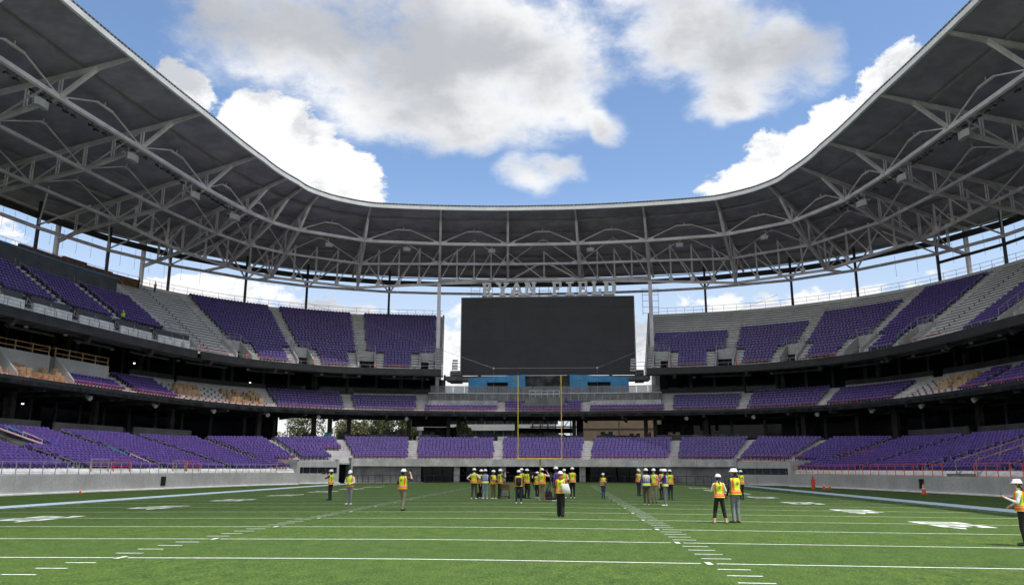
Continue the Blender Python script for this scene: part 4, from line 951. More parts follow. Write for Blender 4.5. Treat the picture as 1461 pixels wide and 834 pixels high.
# glass balustrade and ribbed concrete wall behind the centre seats
t = thing('terrace_balustrade', 'grey glass balustrade on the terrace below the blue rooms', 'balustrade', P3(0, 5.2, 13.5))
for a in np.arange(-17.5, 17.4, 1.75):
    mb = MB(); bandbox(mb, a + .03, a + 1.72, 5.0, 5.05, 13.55, 14.72, 2); mb.build('glass_pane', 'glass', t)
mb = MB(); mb.path([P3(s, 5.0, 14.76) for s in srange(-17.5, 17.5, 2)], .04, 5); mb.build('hand_rail', 'galvanised', t)
t = thing('ribbed_wall', 'pale ribbed wall behind the centre seats of the middle tier', 'wall', P3(0, 4.6, 12))
mb = MB(); bandbox(mb, -17.8, 17.8, 4.2, 4.9, 12.3, 13.45); mb.build('wall_body', 'precast', t)
mb = MB(); bandbox(mb, -17.8, 17.8, 4.1, 5.0, 13.5, 13.62); mb.build('cap', 'white_board', t)
for s in np.arange(-17.6, 17.7, 1.2): mb = MB(); bandbox(mb, s, s + .09, 4.08, 4.2, 12.3, 13.5, 1); mb.build('rib', 'galvanised', t)
for a, b in ((-17.8, -7.1), (7.1, 17.8)):
    mb = MB(); bandbox(mb, a, b, 2.4, 4.1, 11.3, 12.28); mb.build('bare_step', 'concrete_pale', t)
t = thing('camera_platform', 'square concrete camera platform with pale rail in the middle tier centre', 'platform', P3(.4, 2.6, 11))
mb = MB(); bandbox(mb, -2.9, 3.2, 1.8, 4.0, 10.9, 12.75); mb.build('plinth', 'precast', t)
mb = MB()
for z in (13.2, 13.8): mb.path([P3(-2.2, 3.9, z), P3(-2.2, 1.95, z), P3(2.4, 1.95, z), P3(2.4, 3.9, z)], .05, 5)
for s in np.arange(-2.2, 2.5, .92): mb.tube(P3(s, 1.95, 12.7), P3(s, 1.95, 13.85), .045, 5)
mb.build('guard_rail', 'white_board', t, kind='stuff')
# cable-camera wires
t = thing('cable_rig', 'thin grey camera cables hung across the scoreboard', 'cable', (-8, 118, 15))
mb = MB(); a = Vector((-7.6, 121, 16.9)); b = Vector((8.3, 121, 16.9))
mb.path([Vector((-40.5, 128, 29.3)), a, b, Vector((38, 128, 29.5))], .02, 4); mb.build('cable', 'galvanised', t)
for q in (a, b): mb = MB(); mb.box(q, (.25, .25, .25)); mb.build('pulley', 'speaker', t); mb = MB(); mb.tube(q, (q.x, q.y, 10.5), .012, 4); mb.build('drop_line', 'galvanised', t)
# goal post
gp = thing('goal_post', 'yellow goal post with tall uprights at the far end of the field', 'goal post', (0, ENDL + 1.9, 0))
yb = ENDL
mb = MB(); pts = [Vector((0, yb + 2.0, -.05)), Vector((0, yb + 2.0, 1.6)), Vector((0, yb + 1.8, 2.3)), Vector((0, yb + 1.2, 2.85)), Vector((0, yb + .6, 3.0)), Vector((0, yb, 3.05))]
mb.path(pts, .10, 10); mb.build('gooseneck', 'yellow_paint', gp)
mb = MB(); mb.tube((-2.86, yb, 3.05), (2.86, yb, 3.05), .085, 10); mb.build('crossbar', 'yellow_paint', gp)
for x in (-2.82, 2.82):
    mb = MB(); mb.tube((x, yb, 3.0), (x, yb, 13.75), .055, 8); mb.build('upright', 'yellow_paint', gp)
mb = MB(); mb.beam((-2.82, yb, 13.75), (-2.82, yb, 14.25), .10, .02); mb.build('wind_ribbon', 'red_paint', gp)
# ------------------------------------------------------------------ steel roof
def ip(s, xs, ys): return float(np.interp(abs(s), xs, ys))
def tip(s): return ip(s, [0, 16, 28, 36, 46, 57, 72, 85, 130], [-6.0, -5.6, -5.3, -6.0, -8.6, -10.2, -11.0, -11.2, -11.3])
def nB(s): return ip(s, [0, 28, 38.7, 49, 59, 73, 130], [1.0, 1.4, .6, -1.6, -3.0, -3.7, -3.8]), 37.4
def nC(s): return ip(s, [0, 16, 29, 40, 53, 63, 130], [4.2, 4.8, 7.2, 6.2, 3.6, 3.6, 3.6]), ip(s, [0, 50, 63], [35.0, 35.0, 35.4])
def nD(s): return ip(s, [0, 12, 16, 28, 38.7, 49, 59, 130], [9.4, 9.4, 8.0, 11.0, 12.0, 11.5, 10.6, 10.5]), ip(s, [0, 12, 16, 28, 38.7, 49, 59], [33.2, 33.2, 32.4, 31.8, 32.2, 33.2, 34.2])
def nE(s): return ip(s, [0, 45, 59, 130], [15, 16.5, 17.4, 17.5]), ip(s, [0, 40, 59], [31.5, 32, 33.0])
def bk(s): return ip(s, [56, 63], [22.0, 24.0])
def zback(s): return ip(s, [0, 40, 59], [36.5, 36.3, 35.1])
def zdeck(s, off): t_ = tip(s); return 41.45 + (off - t_) / (bk(s) - t_) * (zback(s) + .45 - 41.45)
roof = thing('canopy_roof', 'grey ribbed steel canopy roof curving round the stadium', 'roof', P3(0, 0, 37))
STN = [5.6, 16.5, 28.3, 38.7, 49.2, 59.2, 72.9, 85.9, 98.5, 111, 123]
STN = sorted([-x for x in STN] + STN + [-43.6])
PUR = [.15, .32, .49, .66, .83, .97]
ends = [-129] + STN + [129]
for a, b in zip(ends, ends[1:]):
    mb = MB(); sweep(mb, lambda s: [(tip(s) + (bk(s) - tip(s)) * f, zdeck(s, tip(s) + (bk(s) - tip(s)) * f)) for f in (0, .2, .4, .6, .8, 1)] + [(bk(s), zdeck(s, bk(s)) + .16), (tip(s), 41.61)], a, b, 1.6, True, caps=False); panel = mb.build('roof_panel', 'roof_deck', roof)
    mb = MB(); sweep(mb, lambda s: [(tip(s) - .17, 40.92), (tip(s) - .17, 41.44), (tip(s) + .14, 41.44), (tip(s) + .14, 40.92)], a, b, 1.2, True); mb.build('edge_beam', 'roof_edge', roof)
    mb = MB(); n = int((b - a) / .32)
    sweep(mb, lambda s: [(tip(s) - .15, 41.46), (tip(s) - .15, 41.72), (tip(s) + .1, 41.74), (tip(s) + .1, 41.46)], a, b, 1.2, True); mb.build('gutter_lip', 'precast', roof)
    mb = MB()
    for u in np.arange(a + .2, b - .1, .55): mb.box(P3(u, tip(u) - .16, 41.58), (.26, .04, .13), rz_out(u))
    mb.build('rib_ends', 'steel_dark', roof, kind='stuff')
    for f in PUR:
        n = max(1, round(abs(b - a) / 5)); q = srange(a, b, abs(b - a) / n + .001)
        mb = MB()
        for u, v in zip(q, q[1:]):
            ou = tip(u) + (bk(u) - tip(u)) * f; ov = tip(v) + (bk(v) - tip(v)) * f
            mb.ibeam(P3(u, ou, zdeck(u, ou) - .22), P3(v, ov, zdeck(v, ov) - .22), .20, .40, t=.04)
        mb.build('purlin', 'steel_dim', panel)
# radial cantilever trusses
nl = len([s for s in STN if s < 0])
for i, s in enumerate(STN):
    k = nl - i if s < 0 else i - nl + 1
    t = thing('roof_truss', 'pale grey cantilever roof truss, %s to the %s of the scoreboard middle' % (ORD[k], side(s)), 'roof truss', P3(s, nD(s)[0], nD(s)[1]), 'cantilever roof trusses')
    B, C, Dn, E = nB(s), nC(s), nD(s), nE(s); deep = abs(s) > 45; top = lambda o: zdeck(s, o) - .62; tp = tip(s)
    hb = (B[0] - tp) * .48 + tp
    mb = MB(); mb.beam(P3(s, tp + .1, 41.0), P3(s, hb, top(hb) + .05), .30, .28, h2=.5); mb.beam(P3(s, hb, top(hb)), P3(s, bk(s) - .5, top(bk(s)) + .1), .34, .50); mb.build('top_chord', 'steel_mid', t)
    low_nodes = [B, C, Dn] + ([E, (20.3, 32.0)] if deep else [])
    for u, v in zip(low_nodes, low_nodes[1:]):
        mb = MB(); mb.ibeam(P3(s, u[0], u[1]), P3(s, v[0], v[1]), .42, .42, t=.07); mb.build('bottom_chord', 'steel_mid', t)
    mb = MB(); mb.beam(P3(s, B[0], B[1]), P3(s, hb, top(hb)), .38, .34); mb.build('front_strut', 'steel', t)
    post = [B[0], C[0], Dn[0]] + ([(B[0] + C[0]) / 2 + .0, (C[0] + Dn[0]) / 2, E[0], (Dn[0] + E[0]) / 2] if deep else [])
    for o in post:
        zl = float(np.interp(o, [q[0] for q in low_nodes], [q[1] for q in low_nodes])); n = nrm(s)
        for d in (-.16, .16):
            mb = MB(); mb.beam(P3(s, o + d, zl), P3(s, o + d, top(o)), .11, .13); mb.build('post', 'steel', t)
    dia = [(C, B[0]), (Dn, C[0])] + ([(E, Dn[0])] if deep else [])
    for lo, o in dia:
        mb = MB(); mb.beam(P3(s, lo[0], lo[1]), P3(s, o, top(o)), .15, .15); mb.build('diagonal', 'steel_mid', t)
    mb = MB(); mb.box(P3(s, B[0], B[1] + .1), (.9, .25, .55), rz_out(s)); mb.build('gusset', 'steel', t)
    if not deep and abs(s) > 20:
        mb = MB(); mb.ibeam(P3(s, Dn[0], Dn[1]), P3(s, 18.6, 33.05), .34, .36, t=.06); mb.build('tail_tie', 'steel', t)
        mb = MB(); mb.beam(P3(s, Dn[0], Dn[1]), P3(s, 15.5, top(15.5)), .24, .24); mb.build('diagonal', 'steel', t)
    if 16 < abs(s) < 17:
        mb = MB(); mb.beam(P3(s, 8.0, 32.4), P3(s, 8.3, 12.4), .60, .55); mb.build('column', 'steel', t)
    if deep:
        mb = MB(); mb.beam(P3(s, 20.3, zdeck(s, 20.3) - .3), P3(s, 20.3, 27.5), .5, .5); mb.build('column', 'steel', t)
# ring trusses between the radial ones
def ring(name, label, node, drop, flat, m='steel_mid', sel=lambda s: True, w=.34):
    t = thing(name, label, 'ring truss', P3(0, node(0)[0], node(0)[1]))
    for a, b in zip(STN, STN[1:]):
        if not (sel(a) and sel(b)): continue
        A, Bq = P3(a, *node(a)), P3(b, *node(b)); mb = MB(); mb.beam(A, Bq, w, w); mb.build('chord', m, t)
        c = (a + b) / 2; o = node(c)[0]; zt = zdeck(c, o) - drop; Cc = P3(c, o, zt); d = (Bq - A).normalized(); L = (Bq - A).length
        if L < 5: continue
        h1, h2 = Cc - d * L * flat, Cc + d * L * flat
        for p, q in ((A, h1), (Bq, h2)): mb = MB(); mb.beam(p + Vector((0, 0, .1)), q, .14, .14); mb.build('brace', m, t)
        mb = MB(); mb.beam(h1, h2, .22, .22); mb.build('brace_head', m, t)
        for p, e in ((A, d), (Bq, -d)): mb = MB(); mb.box(p + e * .75 + Vector((0, 0, .2)), (.75, .12, .5), math.atan2(d.y, d.x)); mb.build('gusset', m, t)
        mb = MB(); mb.tube(Cc, (Cc.x, Cc.y, zdeck(c, o) - .2), .07, 6); mb.build('hanger', m, t)
    return t
ring('ring_truss', 'bright inner ring chord with flat-topped braces below the roof edge', nB, .75, .10, m='steel', w=.42)
ring('ring_truss', 'second ring chord of the roof steel behind the inner one', nC, .75, .03)
ring('ring_truss', 'third ring chord of the roof steel on the long sides', lambda s: nD(s), .75, .03, sel=lambda s: abs(s) > 38)
t = thing('ring_truss', 'deep ring truss with posts and diagonals in front of the back columns at the end', 'ring truss', P3(0, 8, 32))
for a, b in zip(STN, STN[1:]):
    if max(abs(a), abs(b)) > 60: continue
    A, Bq = P3(a, *nD(a)), P3(b, *nD(b)); mb = MB(); mb.ibeam(A, Bq, .36, .36, t=.06); mb.build('chord', 'steel', t)
    n = 4 if abs(b - a) > 7 else 2
    if abs(a + b) < 1: n = 2
    pv = None
    for q in range(1, n):
        c = a + (b - a) * q / n; p = A.lerp(Bq, q / n); o = nD(c)[0]; e = Vector((p.x, p.y, zdeck(c, o) - .4)); mb = MB(); mb.beam(p, e, .28, .22); mb.build('post', 'steel', t)
        mb = MB(); mb.box(p + Vector((0, 0, .45)), (.7, .1, .7), math.atan2((Bq - A).y, (Bq - A).x)); mb.build('gusset', 'steel', t)
    for q in range(n):
        sgn = q if (a + b) > 0 else q + 1
        u = A.lerp(Bq, (q if a + b < 0 else q + 1) / n); v = A.lerp(Bq, (q + 1 if a + b < 0 else q) / n); c = a + (b - a) * ((q + 1 if a + b < 0 else q) / n)
        mb = MB(); mb.beam(u + Vector((0, 0, .3)), Vector((v.x, v.y, zdeck(c, nD(c)[0]) - .6)), .15, .15); mb.build('diagonal', 'steel', t)
# end transfer beams between the two scoreboard columns
t = thing('transfer_frame', 'steel beams and braces between the two scoreboard columns', 'steel frame', P3(0, 8.2, 32))
for z, w in ((33.1, .40),):
    mb = MB(); mb.ibeam(P3(-16.5, 9.2, z), P3(16.5, 9.2, z), w, w, t=.07); mb.build('beam', 'steel', t)
for a, b in ((-5.6, 0), (5.6, 0)):
    for o in (9.0, 9.5): mb = MB(); mb.beam(P3(a, o, 33.2), P3(b + (-.6 if a < 0 else .6), o, 36.4), .2, .2); mb.build('brace', 'steel', t)
# back columns and beams (dark steel, grey ties) behind the upper tier
t = thing('back_frame', 'dark steel columns and ring beams behind the upper tier against the sky', 'steel frame', P3(0, 19.4, 28))
for s in [x for q in (24.2, 32.7, 40, 46.8, 54, 63, 73, 85, 98, 111) for x in (-q, q)]:
    o = 18.9; mb = MB(); mb.beam(P3(s, o, 27.5), P3(s, o, zdeck(s, o) - .3), .34, .34); mb.build('column', 'steel_dark', t)
    for d in (-3.2, 3.2):
        mb = MB(); mb.beam(P3(s, o, 32.9), P3(s + d, 14.5, zdeck(s + d, 14.5) - .6), .2, .2); mb.build('knee_brace', 'steel', t)
ss = [-111, -98, -85, -73, -63, -54, -46.8, -40, -32.7, -24.2, -16.5, -5.6, 5.6, 16.5, 24.2, 32.7, 40, 46.8, 54, 63, 73, 85, 98, 111]
for a, b in zip(ss, ss[1:]):
    lift = lambda s: ip(s, [0, 40, 59], [0, 0, -.6])
    mb = MB(); mb.beam(P3(a, 19.3, 34.9 + lift(a)), P3(b, 19.3, 34.9 + lift(b)), .25, .85); mb.build('dark_beam', 'steel_dark', t)
    mb = MB(); mb.ibeam(P3(a, 18.6, 33.0 + lift(a)), P3(b, 18.6, 33.0 + lift(b)), .34, .40, t=.07); mb.build('grey_beam', 'steel', t)
    mb = MB(); mb.beam(P3(a, 20.6, 36.2 + lift(a)), P3(b, 20.6, 36.2 + lift(b)), .14, .14); mb.build('grey_tie', 'steel', t)
    if a > 40:
        mb = MB(); mb.beam(P3(a, 19.2, 31.6), P3(b, 19.2, 31.6), .2, .4); mb.build('dark_beam', 'steel_dark', t)
mb = MB()
for s in np.arange(-110, 110, 1.7):
    if abs(s) > 42: mb.tube(P3(s, 19.5, 34.4 + ip(s, [0, 40, 59], [0, 0, -.6])), P3(s, 19.5, 31.0), .02, 4)
mb.build('hanging_rods', 'steel_dark', t, kind='stuff')
# loudspeaker arrays under the inner ring
def speaker_me():
    mb = MB(); n = 6; 
    for i in range(n):
        a = -.55 + 1.1 * i / (n - 1); x = math.sin(a) * 1.15; y = -math.cos(a) * .75 + .4; mb.box((x, y, -.35 + .02 * (i % 2)), (.44, .55, .75), -a * -1)
    mb.box((0, .35, .08), (1.9, .3, .1)); return mb
SPK = speaker_me().mesh('speaker_array', 'speaker'); BR = MB(); BR.beam((0, .35, .1), (0, .35, 1.0), .12, .12); BRK = BR.mesh('hanger', 'steel')
for k, (s, d) in enumerate(((-100, .8), (-87.5, .8), (-73.5, .8), (-60.5, .9), (-51, .9), (-33.6, .8), (-21.8, .7), (-8.2, .7), (7.6, .7), (21.6, .7), (34, .8), (51.8, .9), (61.5, .9), (74.4, .8), (88, .8))):
    q = P3(s, nB(s)[0] + d, 36.75 if abs(s) < 30 else 36.4); big = abs(s) > 45
    t = thing('speaker_cluster', 'pale grey loudspeaker cluster under the inner roof ring, %s %s of the scoreboard' % (ORD[8 - k if s < 0 else k - 7], side(s)), 'loudspeaker', q, 'loudspeaker clusters under the roof')
    inst('speaker_boxes', SPK, q, rz_out(s), t, None if big else (.62, .8, .8)); inst('hanger', BRK, q, rz_out(s), t)
# floodlights along the inner ring on the long sides
FL = MB(); FL.box((0, 0, -.12), (.52, .34, .22)); FL.box((0, -.02, -.24), (.44, .26, .03), k=1); FL.beam((0, 0, 0), (0, 0, .3), .05, .05); FLM = FL.mesh('floodlight', ['black_plastic', 'lamp_glass'])
for s in [x for x in np.arange(46, 116, 1.15)]:
    for sg_ in (-1, 1):
        if random.random() < .3: continue
        u = sg_ * s; q = P3(u, nB(u)[0] + random.choice((.42, .55, .7)), 37.0); o = inst('floodlight', FLM, q, rz_out(u) + random.uniform(-.3, .3))
        o.rotation_euler.x = R(random.uniform(10, 28)); tag(o, 'small black floodlight hung below the inner roof ring on the %s side' % side(u), 'floodlight', 'floodlights on the %s roof ring' % side(u))
# ------------------------------------------------------------------ beyond the stand: trees and buildings
def tree(s, dist, h, rx, m, label, seed):
    rnd = np.random.default_rng(seed); c = P3(s, dist, 5.3); t = thing('tree', label, 'tree', c, 'trees beyond the end stand')
    mb = MB(); mb.tube(c - Vector((0, 0, .3)), c + Vector((.1, 0, h * .45)), .22, 8, r2=.14)
    for q in range(7):
        a = q * 2.4; st = c + Vector((0, 0, h * (.28 + .05 * q))); mb.tube(st, st + Vector((math.cos(a) * rx * .7, math.sin(a) * rx * .7, h * .25)), .09, 5, r2=.03)
    mb.build('trunk', 'bark', t)
    n = 4200; V = np.zeros((n * 4, 3)); 
    lob = rnd.normal(0, 1, (9, 3)); lob /= np.linalg.norm(lob, axis=1)[:, None]; lob *= np.array([rx * .62, rx * .62, h * .28]); 
    which = rnd.integers(0, 9, n); d = rnd.normal(0, 1, (n, 3)); d /= np.linalg.norm(d, axis=1)[:, None]; r = rnd.uniform(.35, 1, n) ** .6
    P = np.array(c) + np.array([0, 0, h * .55]) + lob[which] + d * r[:, None] * np.array([rx * .48, rx * .48, h * .22])
    a = rnd.normal(0, 1, (n, 3)); a /= np.linalg.norm(a, axis=1)[:, None]; b_ = np.cross(a, rnd.normal(0, 1, (n, 3))); b_ /= np.linalg.norm(b_, axis=1)[:, None]; sz = rnd.uniform(.07, .20, n)[:, None]
    for k, (x, y) in enumerate(((-1, -.6), (1, -.6), (1, .6), (-1, .6))): V[k::4] = P + a * sz * x + b_ * sz * y
    me = bpy.data.meshes.new('crown'); me.from_pydata(V.tolist(), [], [(4 * i, 4 * i + 1, 4 * i + 2, 4 * i + 3) for i in range(n)]); me.materials.append(MATS[m]); o = bpy.data.objects.new('crown', me); link(o, t)
TR = [(-36, 60, 10, 4.6, 'leaf_b', 'dark green tree at the left end of the gap under the middle tier'), (-33.0, 52, 9.2, 4.2, 'leaf_c', 'pale olive tree beside the dark one in the concourse gap'), (-29.6, 64, 10, 4.6, 'leaf_a', 'mid green tree seen between the concourse columns'), (-27.0, 58, 9.4, 4.0, 'leaf_c', 'thin olive tree right of the concourse columns'), (-24.6, 66, 10, 4.6, 'leaf_b', 'dark tree behind the thin olive one'), (-22.4, 54, 9.2, 4.2, 'leaf_a', 'fresh green tree above the dark crates'), (-19.8, 62, 9.5, 4.4, 'leaf_c', 'olive tree beside the black partition'), (-38.5, 70, 11, 5, 'leaf_a', 'leftmost tree glimpsed over the concourse'), (-12.4, 26, 5.0, 1.7, 'leaf_c', 'small yellow green tree in front of the white building')]
for k, q in enumerate(TR): tree(*q, seed=20 + k)
rnd = np.random.default_rng(5); n = 26000; az = rnd.uniform(-44, -14, n); dd = rnd.uniform(78, 96, n); hh = rnd.uniform(0, 1, n) ** .8
hill = 8.0 + 2.2 * np.sin(az * .9) + 1.3 * np.sin(az * 2.3 + 1) + .8 * np.sin(az * 5.1)
cc = np.array([P3(a_, d_, 3.5 + h_ * t_)[:] for a_, d_, h_, t_ in zip(az, dd, hh, hill)]); V = np.zeros((n * 4, 3)); a_ = rnd.normal(0, 1, (n, 3)); a_ /= np.linalg.norm(a_, axis=1)[:, None]; b_ = np.cross(a_, rnd.normal(0, 1, (n, 3))); b_ /= np.linalg.norm(b_, axis=1)[:, None]; sz = rnd.uniform(.10, .30, n)[:, None]
for k, (x, y) in enumerate(((-1, -.6), (1, -.6), (1, .6), (-1, .6))): V[k::4] = cc + a_ * sz * x + b_ * sz * y
me = bpy.data.meshes.new('treeline'); me.from_pydata(V.tolist(), [], [(4 * i, 4 * i + 1, 4 * i + 2, 4 * i + 3) for i in range(n)]); me.materials.append(MATS['leaf_c']); o = bpy.data.objects.new('treeline', me); link(o); tag(o, 'far mass of olive green woodland beyond the concourse', 'woodland', None, 'stuff')
t = thing('white_building', 'white office building with window bands seen under the middle tier', 'building', (-9, 178, 5))
for z0, z1, m in ((4.5, 7.3, 'tan_brick'), (7.32, 8.6, 'white_render'), (9.9, 11.2, 'white_render'), (12.5, 14.5, 'white_render')):
    mb = MB(); mb.box((-14, 178, (z0 + z1) / 2), (30, 10, z1 - z0)); mb.build('wall_band', m, t)
for z0, z1 in ((8.62, 9.88), (11.22, 12.48)):
    for x in np.arange(-28, .5, 2.0):
        mb = MB(); mb.box((x + .9, 173.6, (z0 + z1) / 2), (1.75, .2, z1 - z0)); mb.build('window', 'window_dark', t)
    mb = MB(); mb.box((-14, 178.2, (z0 + z1) / 2), (29.4, 8.6, z1 - z0 - .01)); mb.build('wall_band', 'white_render', t)
t = thing('tan_building', 'plain tan brick building behind the right part of the concourse', 'building', (14, 160, 5))
for x0, x1 in ((6.2, 14.0), (14.03, 22.0), (22.03, 30)):
    mb = MB(); mb.box(((x0 + x1) / 2, 162, 9.5), (x1 - x0, 8, 9)); mb.build('wall_panel', 'tan_brick', t)
for x in (13.9, 21.8): mb = MB(); mb.box((x, 157.96, 9.4), (.14, .08, 8.8)); mb.build('downpipe', 'precast', t)
mb = MB(); mb.box((18, 157.95, 9.6), (24, .1, .18)); mb.build('string_course', 'precast', t)
t = thing('site_frame', 'dark steel frame building under construction behind the goal post', 'building', (1, 168, 5))
for x in np.arange(-3.5, 6.5, 1.6): mb = MB(); mb.beam((x, 168, 5), (x, 168, 12.5), .28, .28); mb.build('column', 'steel_dark', t)
for z in (8.2, 10.4, 12.2): mb = MB(); mb.beam((-4, 168, z), (6.4, 168, z), .3, .3); mb.build('beam', 'steel_dark', t)
for x in (-3.5, 1.3): mb = MB(); mb.beam((x, 168, 8.2), (x + 3.2, 168, 12.2), .16, .16); mb.build('brace', 'steel_dark', t)
mb = MB(); mb.box((1, 170, 7), (10, 2, 3.2)); mb.build('hoarding', 'dark_wall', t)

# ------------------------------------------------------------------ a thin cloud overhead, behind the camera: it shades the far part of the field and the stands
mb = MB(); base = Vector((sd.x / sd.z, sd.y / sd.z, 1.0)) * 900 + Vector((-78, 199, 0)); CR = (340, 192, 24)
m = bpy.data.materials.new('cloud'); m.use_nodes = True; t_ = m.node_tree; t_.nodes.remove(t_.nodes['Principled BSDF'])
tr = nd(t_, 'ShaderNodeBsdfTransparent'); tl = nd(t_, 'ShaderNodeBsdfTranslucent', ins={'Color': (.9, .9, .9, 1)}); mx = nd(t_, 'ShaderNodeMixShader')
pp = t_.nodes.new('ShaderNodeNewGeometry').outputs['Position']
turn = nd(t_, 'ShaderNodeVectorRotate', rotation_type='Z_AXIS', ins={'Angle': -R(25)}); lk(t_, VM(t_, 'SUBTRACT', pp, base), turn.inputs[0])
rr_ = VM(t_, 'LENGTH', VM(t_, 'MULTIPLY', turn.outputs[0], (1 / CR[0], 1 / CR[1], 0)))        # the cloud thins out towards its rim
lk(t_, smooth(t_, M(t_, 'ADD', rr_, M(t_, 'MULTIPLY', M(t_, 'SUBTRACT', noise(t_, pp, .03, 2, .5), .5), .10)), 1.0, .87, 0.0, 0.45), mx.inputs[0])
lk(t_, tr.outputs[0], mx.inputs[1]); lk(t_, tl.outputs[0], mx.inputs[2]); lk(t_, mx.outputs[0], t_.nodes['Material Output'].inputs['Surface']); MATS['cloud'] = m
rs = []
for u in np.linspace(.06, math.pi - .06, 16):
    rs.append([(base.x + CR[0] * math.sin(u) * math.cos(t) * math.cos(R(25)) - CR[1] * math.sin(u) * math.sin(t) * math.sin(R(25)), base.y + CR[0] * math.sin(u) * math.cos(t) * math.sin(R(25)) + CR[1] * math.sin(u) * math.sin(t) * math.cos(R(25)), base.z + CR[2] * math.cos(u) * (1 + .3 * math.sin(3 * t + 4 * u))) for t in [2 * math.pi * i / 64 for i in range(64)]])
mb.rings(rs, True)
tag(mb.build('cloud', 'cloud', None, True), 'thin white cloud high over the field behind the camera', 'cloud', None, 'stuff')
# ------------------------------------------------------------------ people
for nm, c, r in (('skin_light', (.56, .33, .24), .5), ('skin_tan', (.36, .20, .13), .5), ('skin_dark', (.13, .07, .045), .5), ('vest_yellow', (.62, .80, .035), .6), ('vest_orange', (.86, .135, .03), .6), ('vest_silver', (.66, .62, .52), .4), ('vest_purple', (.09, .045, .30), .6),
                 ('cloth_black', (.018, .018, .020), .85), ('cloth_navy', (.022, .028, .055), .85), ('cloth_grey', (.21, .22, .245), .85), ('cloth_brown', (.105, .082, .058), .85), ('cloth_tan', (.31, .225, .15), .85), ('cloth_khaki', (.25, .215, .16), .85), ('cloth_olive', (.06, .062, .042), .85), ('cloth_denim', (.045, .07, .13), .85), ('cloth_paleblue', (.26, .31, .38), .85), ('cloth_white', (.70, .70, .69), .8), ('cloth_charcoal', (.045, .047, .052), .85), ('cloth_purple', (.075, .05, .19), .8), ('shoe_white', (.74, .74, .72), .6), ('shoe_black', (.02, .02, .02), .6), ('shoe_tan', (.50, .37, .25), .7), ('shoe_brown', (.17, .085, .045), .7), ('hat_white', (.80, .81, .82), .28), ('hair_dark', (.025, .018, .013), .6), ('hair_red', (.20, .055, .02), .6), ('hair_brown', (.09, .045, .022), .6), ('eye_dark', (.02, .015, .012), .3)):
    mat(nm, c, r, var=.06, scale=7.0 if nm.startswith('cloth') else 3.0, bump=.35 if nm.startswith('cloth') else 0, bscale=9)
PRE = {'down': ((.27, -.03, 1.15), (.28, .08, .90)), 'hips': ((.40, -.10, 1.20), (.21, .02, 1.04)), 'raise': ((.42, .06, 1.33), (.28, .15, 1.58)), 'front': ((.27, .04, 1.16), (.07, .24, 1.06)), 'cross': ((.25, .07, 1.17), (-.06, .25, 1.19)), 'camera': ((.27, .24, 1.27), (.10, .30, 1.52)), 'phone': ((.27, .06, 1.15), (.12, .33, 1.28)), 'back': ((.28, -.08, 1.15), (.10, -.17, 1.02)), 'point': ((.27, .20, 1.20), (.10, .45, 1.34))}
PEND = []
def ring_ell(c, rx, ry, n=14, ax=None): return [(c[0] + rx * math.cos(2 * math.pi * i / n), c[1] + ry * math.sin(2 * math.pi * i / n), c[2]) for i in range(n)]
TORSO = [(.80, .075, .085, 0), (.86, .155, .115, -.01), (.94, .172, .125, -.012), (1.06, .150, .108, 0), (1.18, .160, .115, .004), (1.30, .182, .122, .004), (1.39, .190, .112, 0), (1.445, .165, .088, -.005), (1.485, .085, .066, -.005), (1.53, .056, .058, 0), (1.60, .054, .057, .008)]
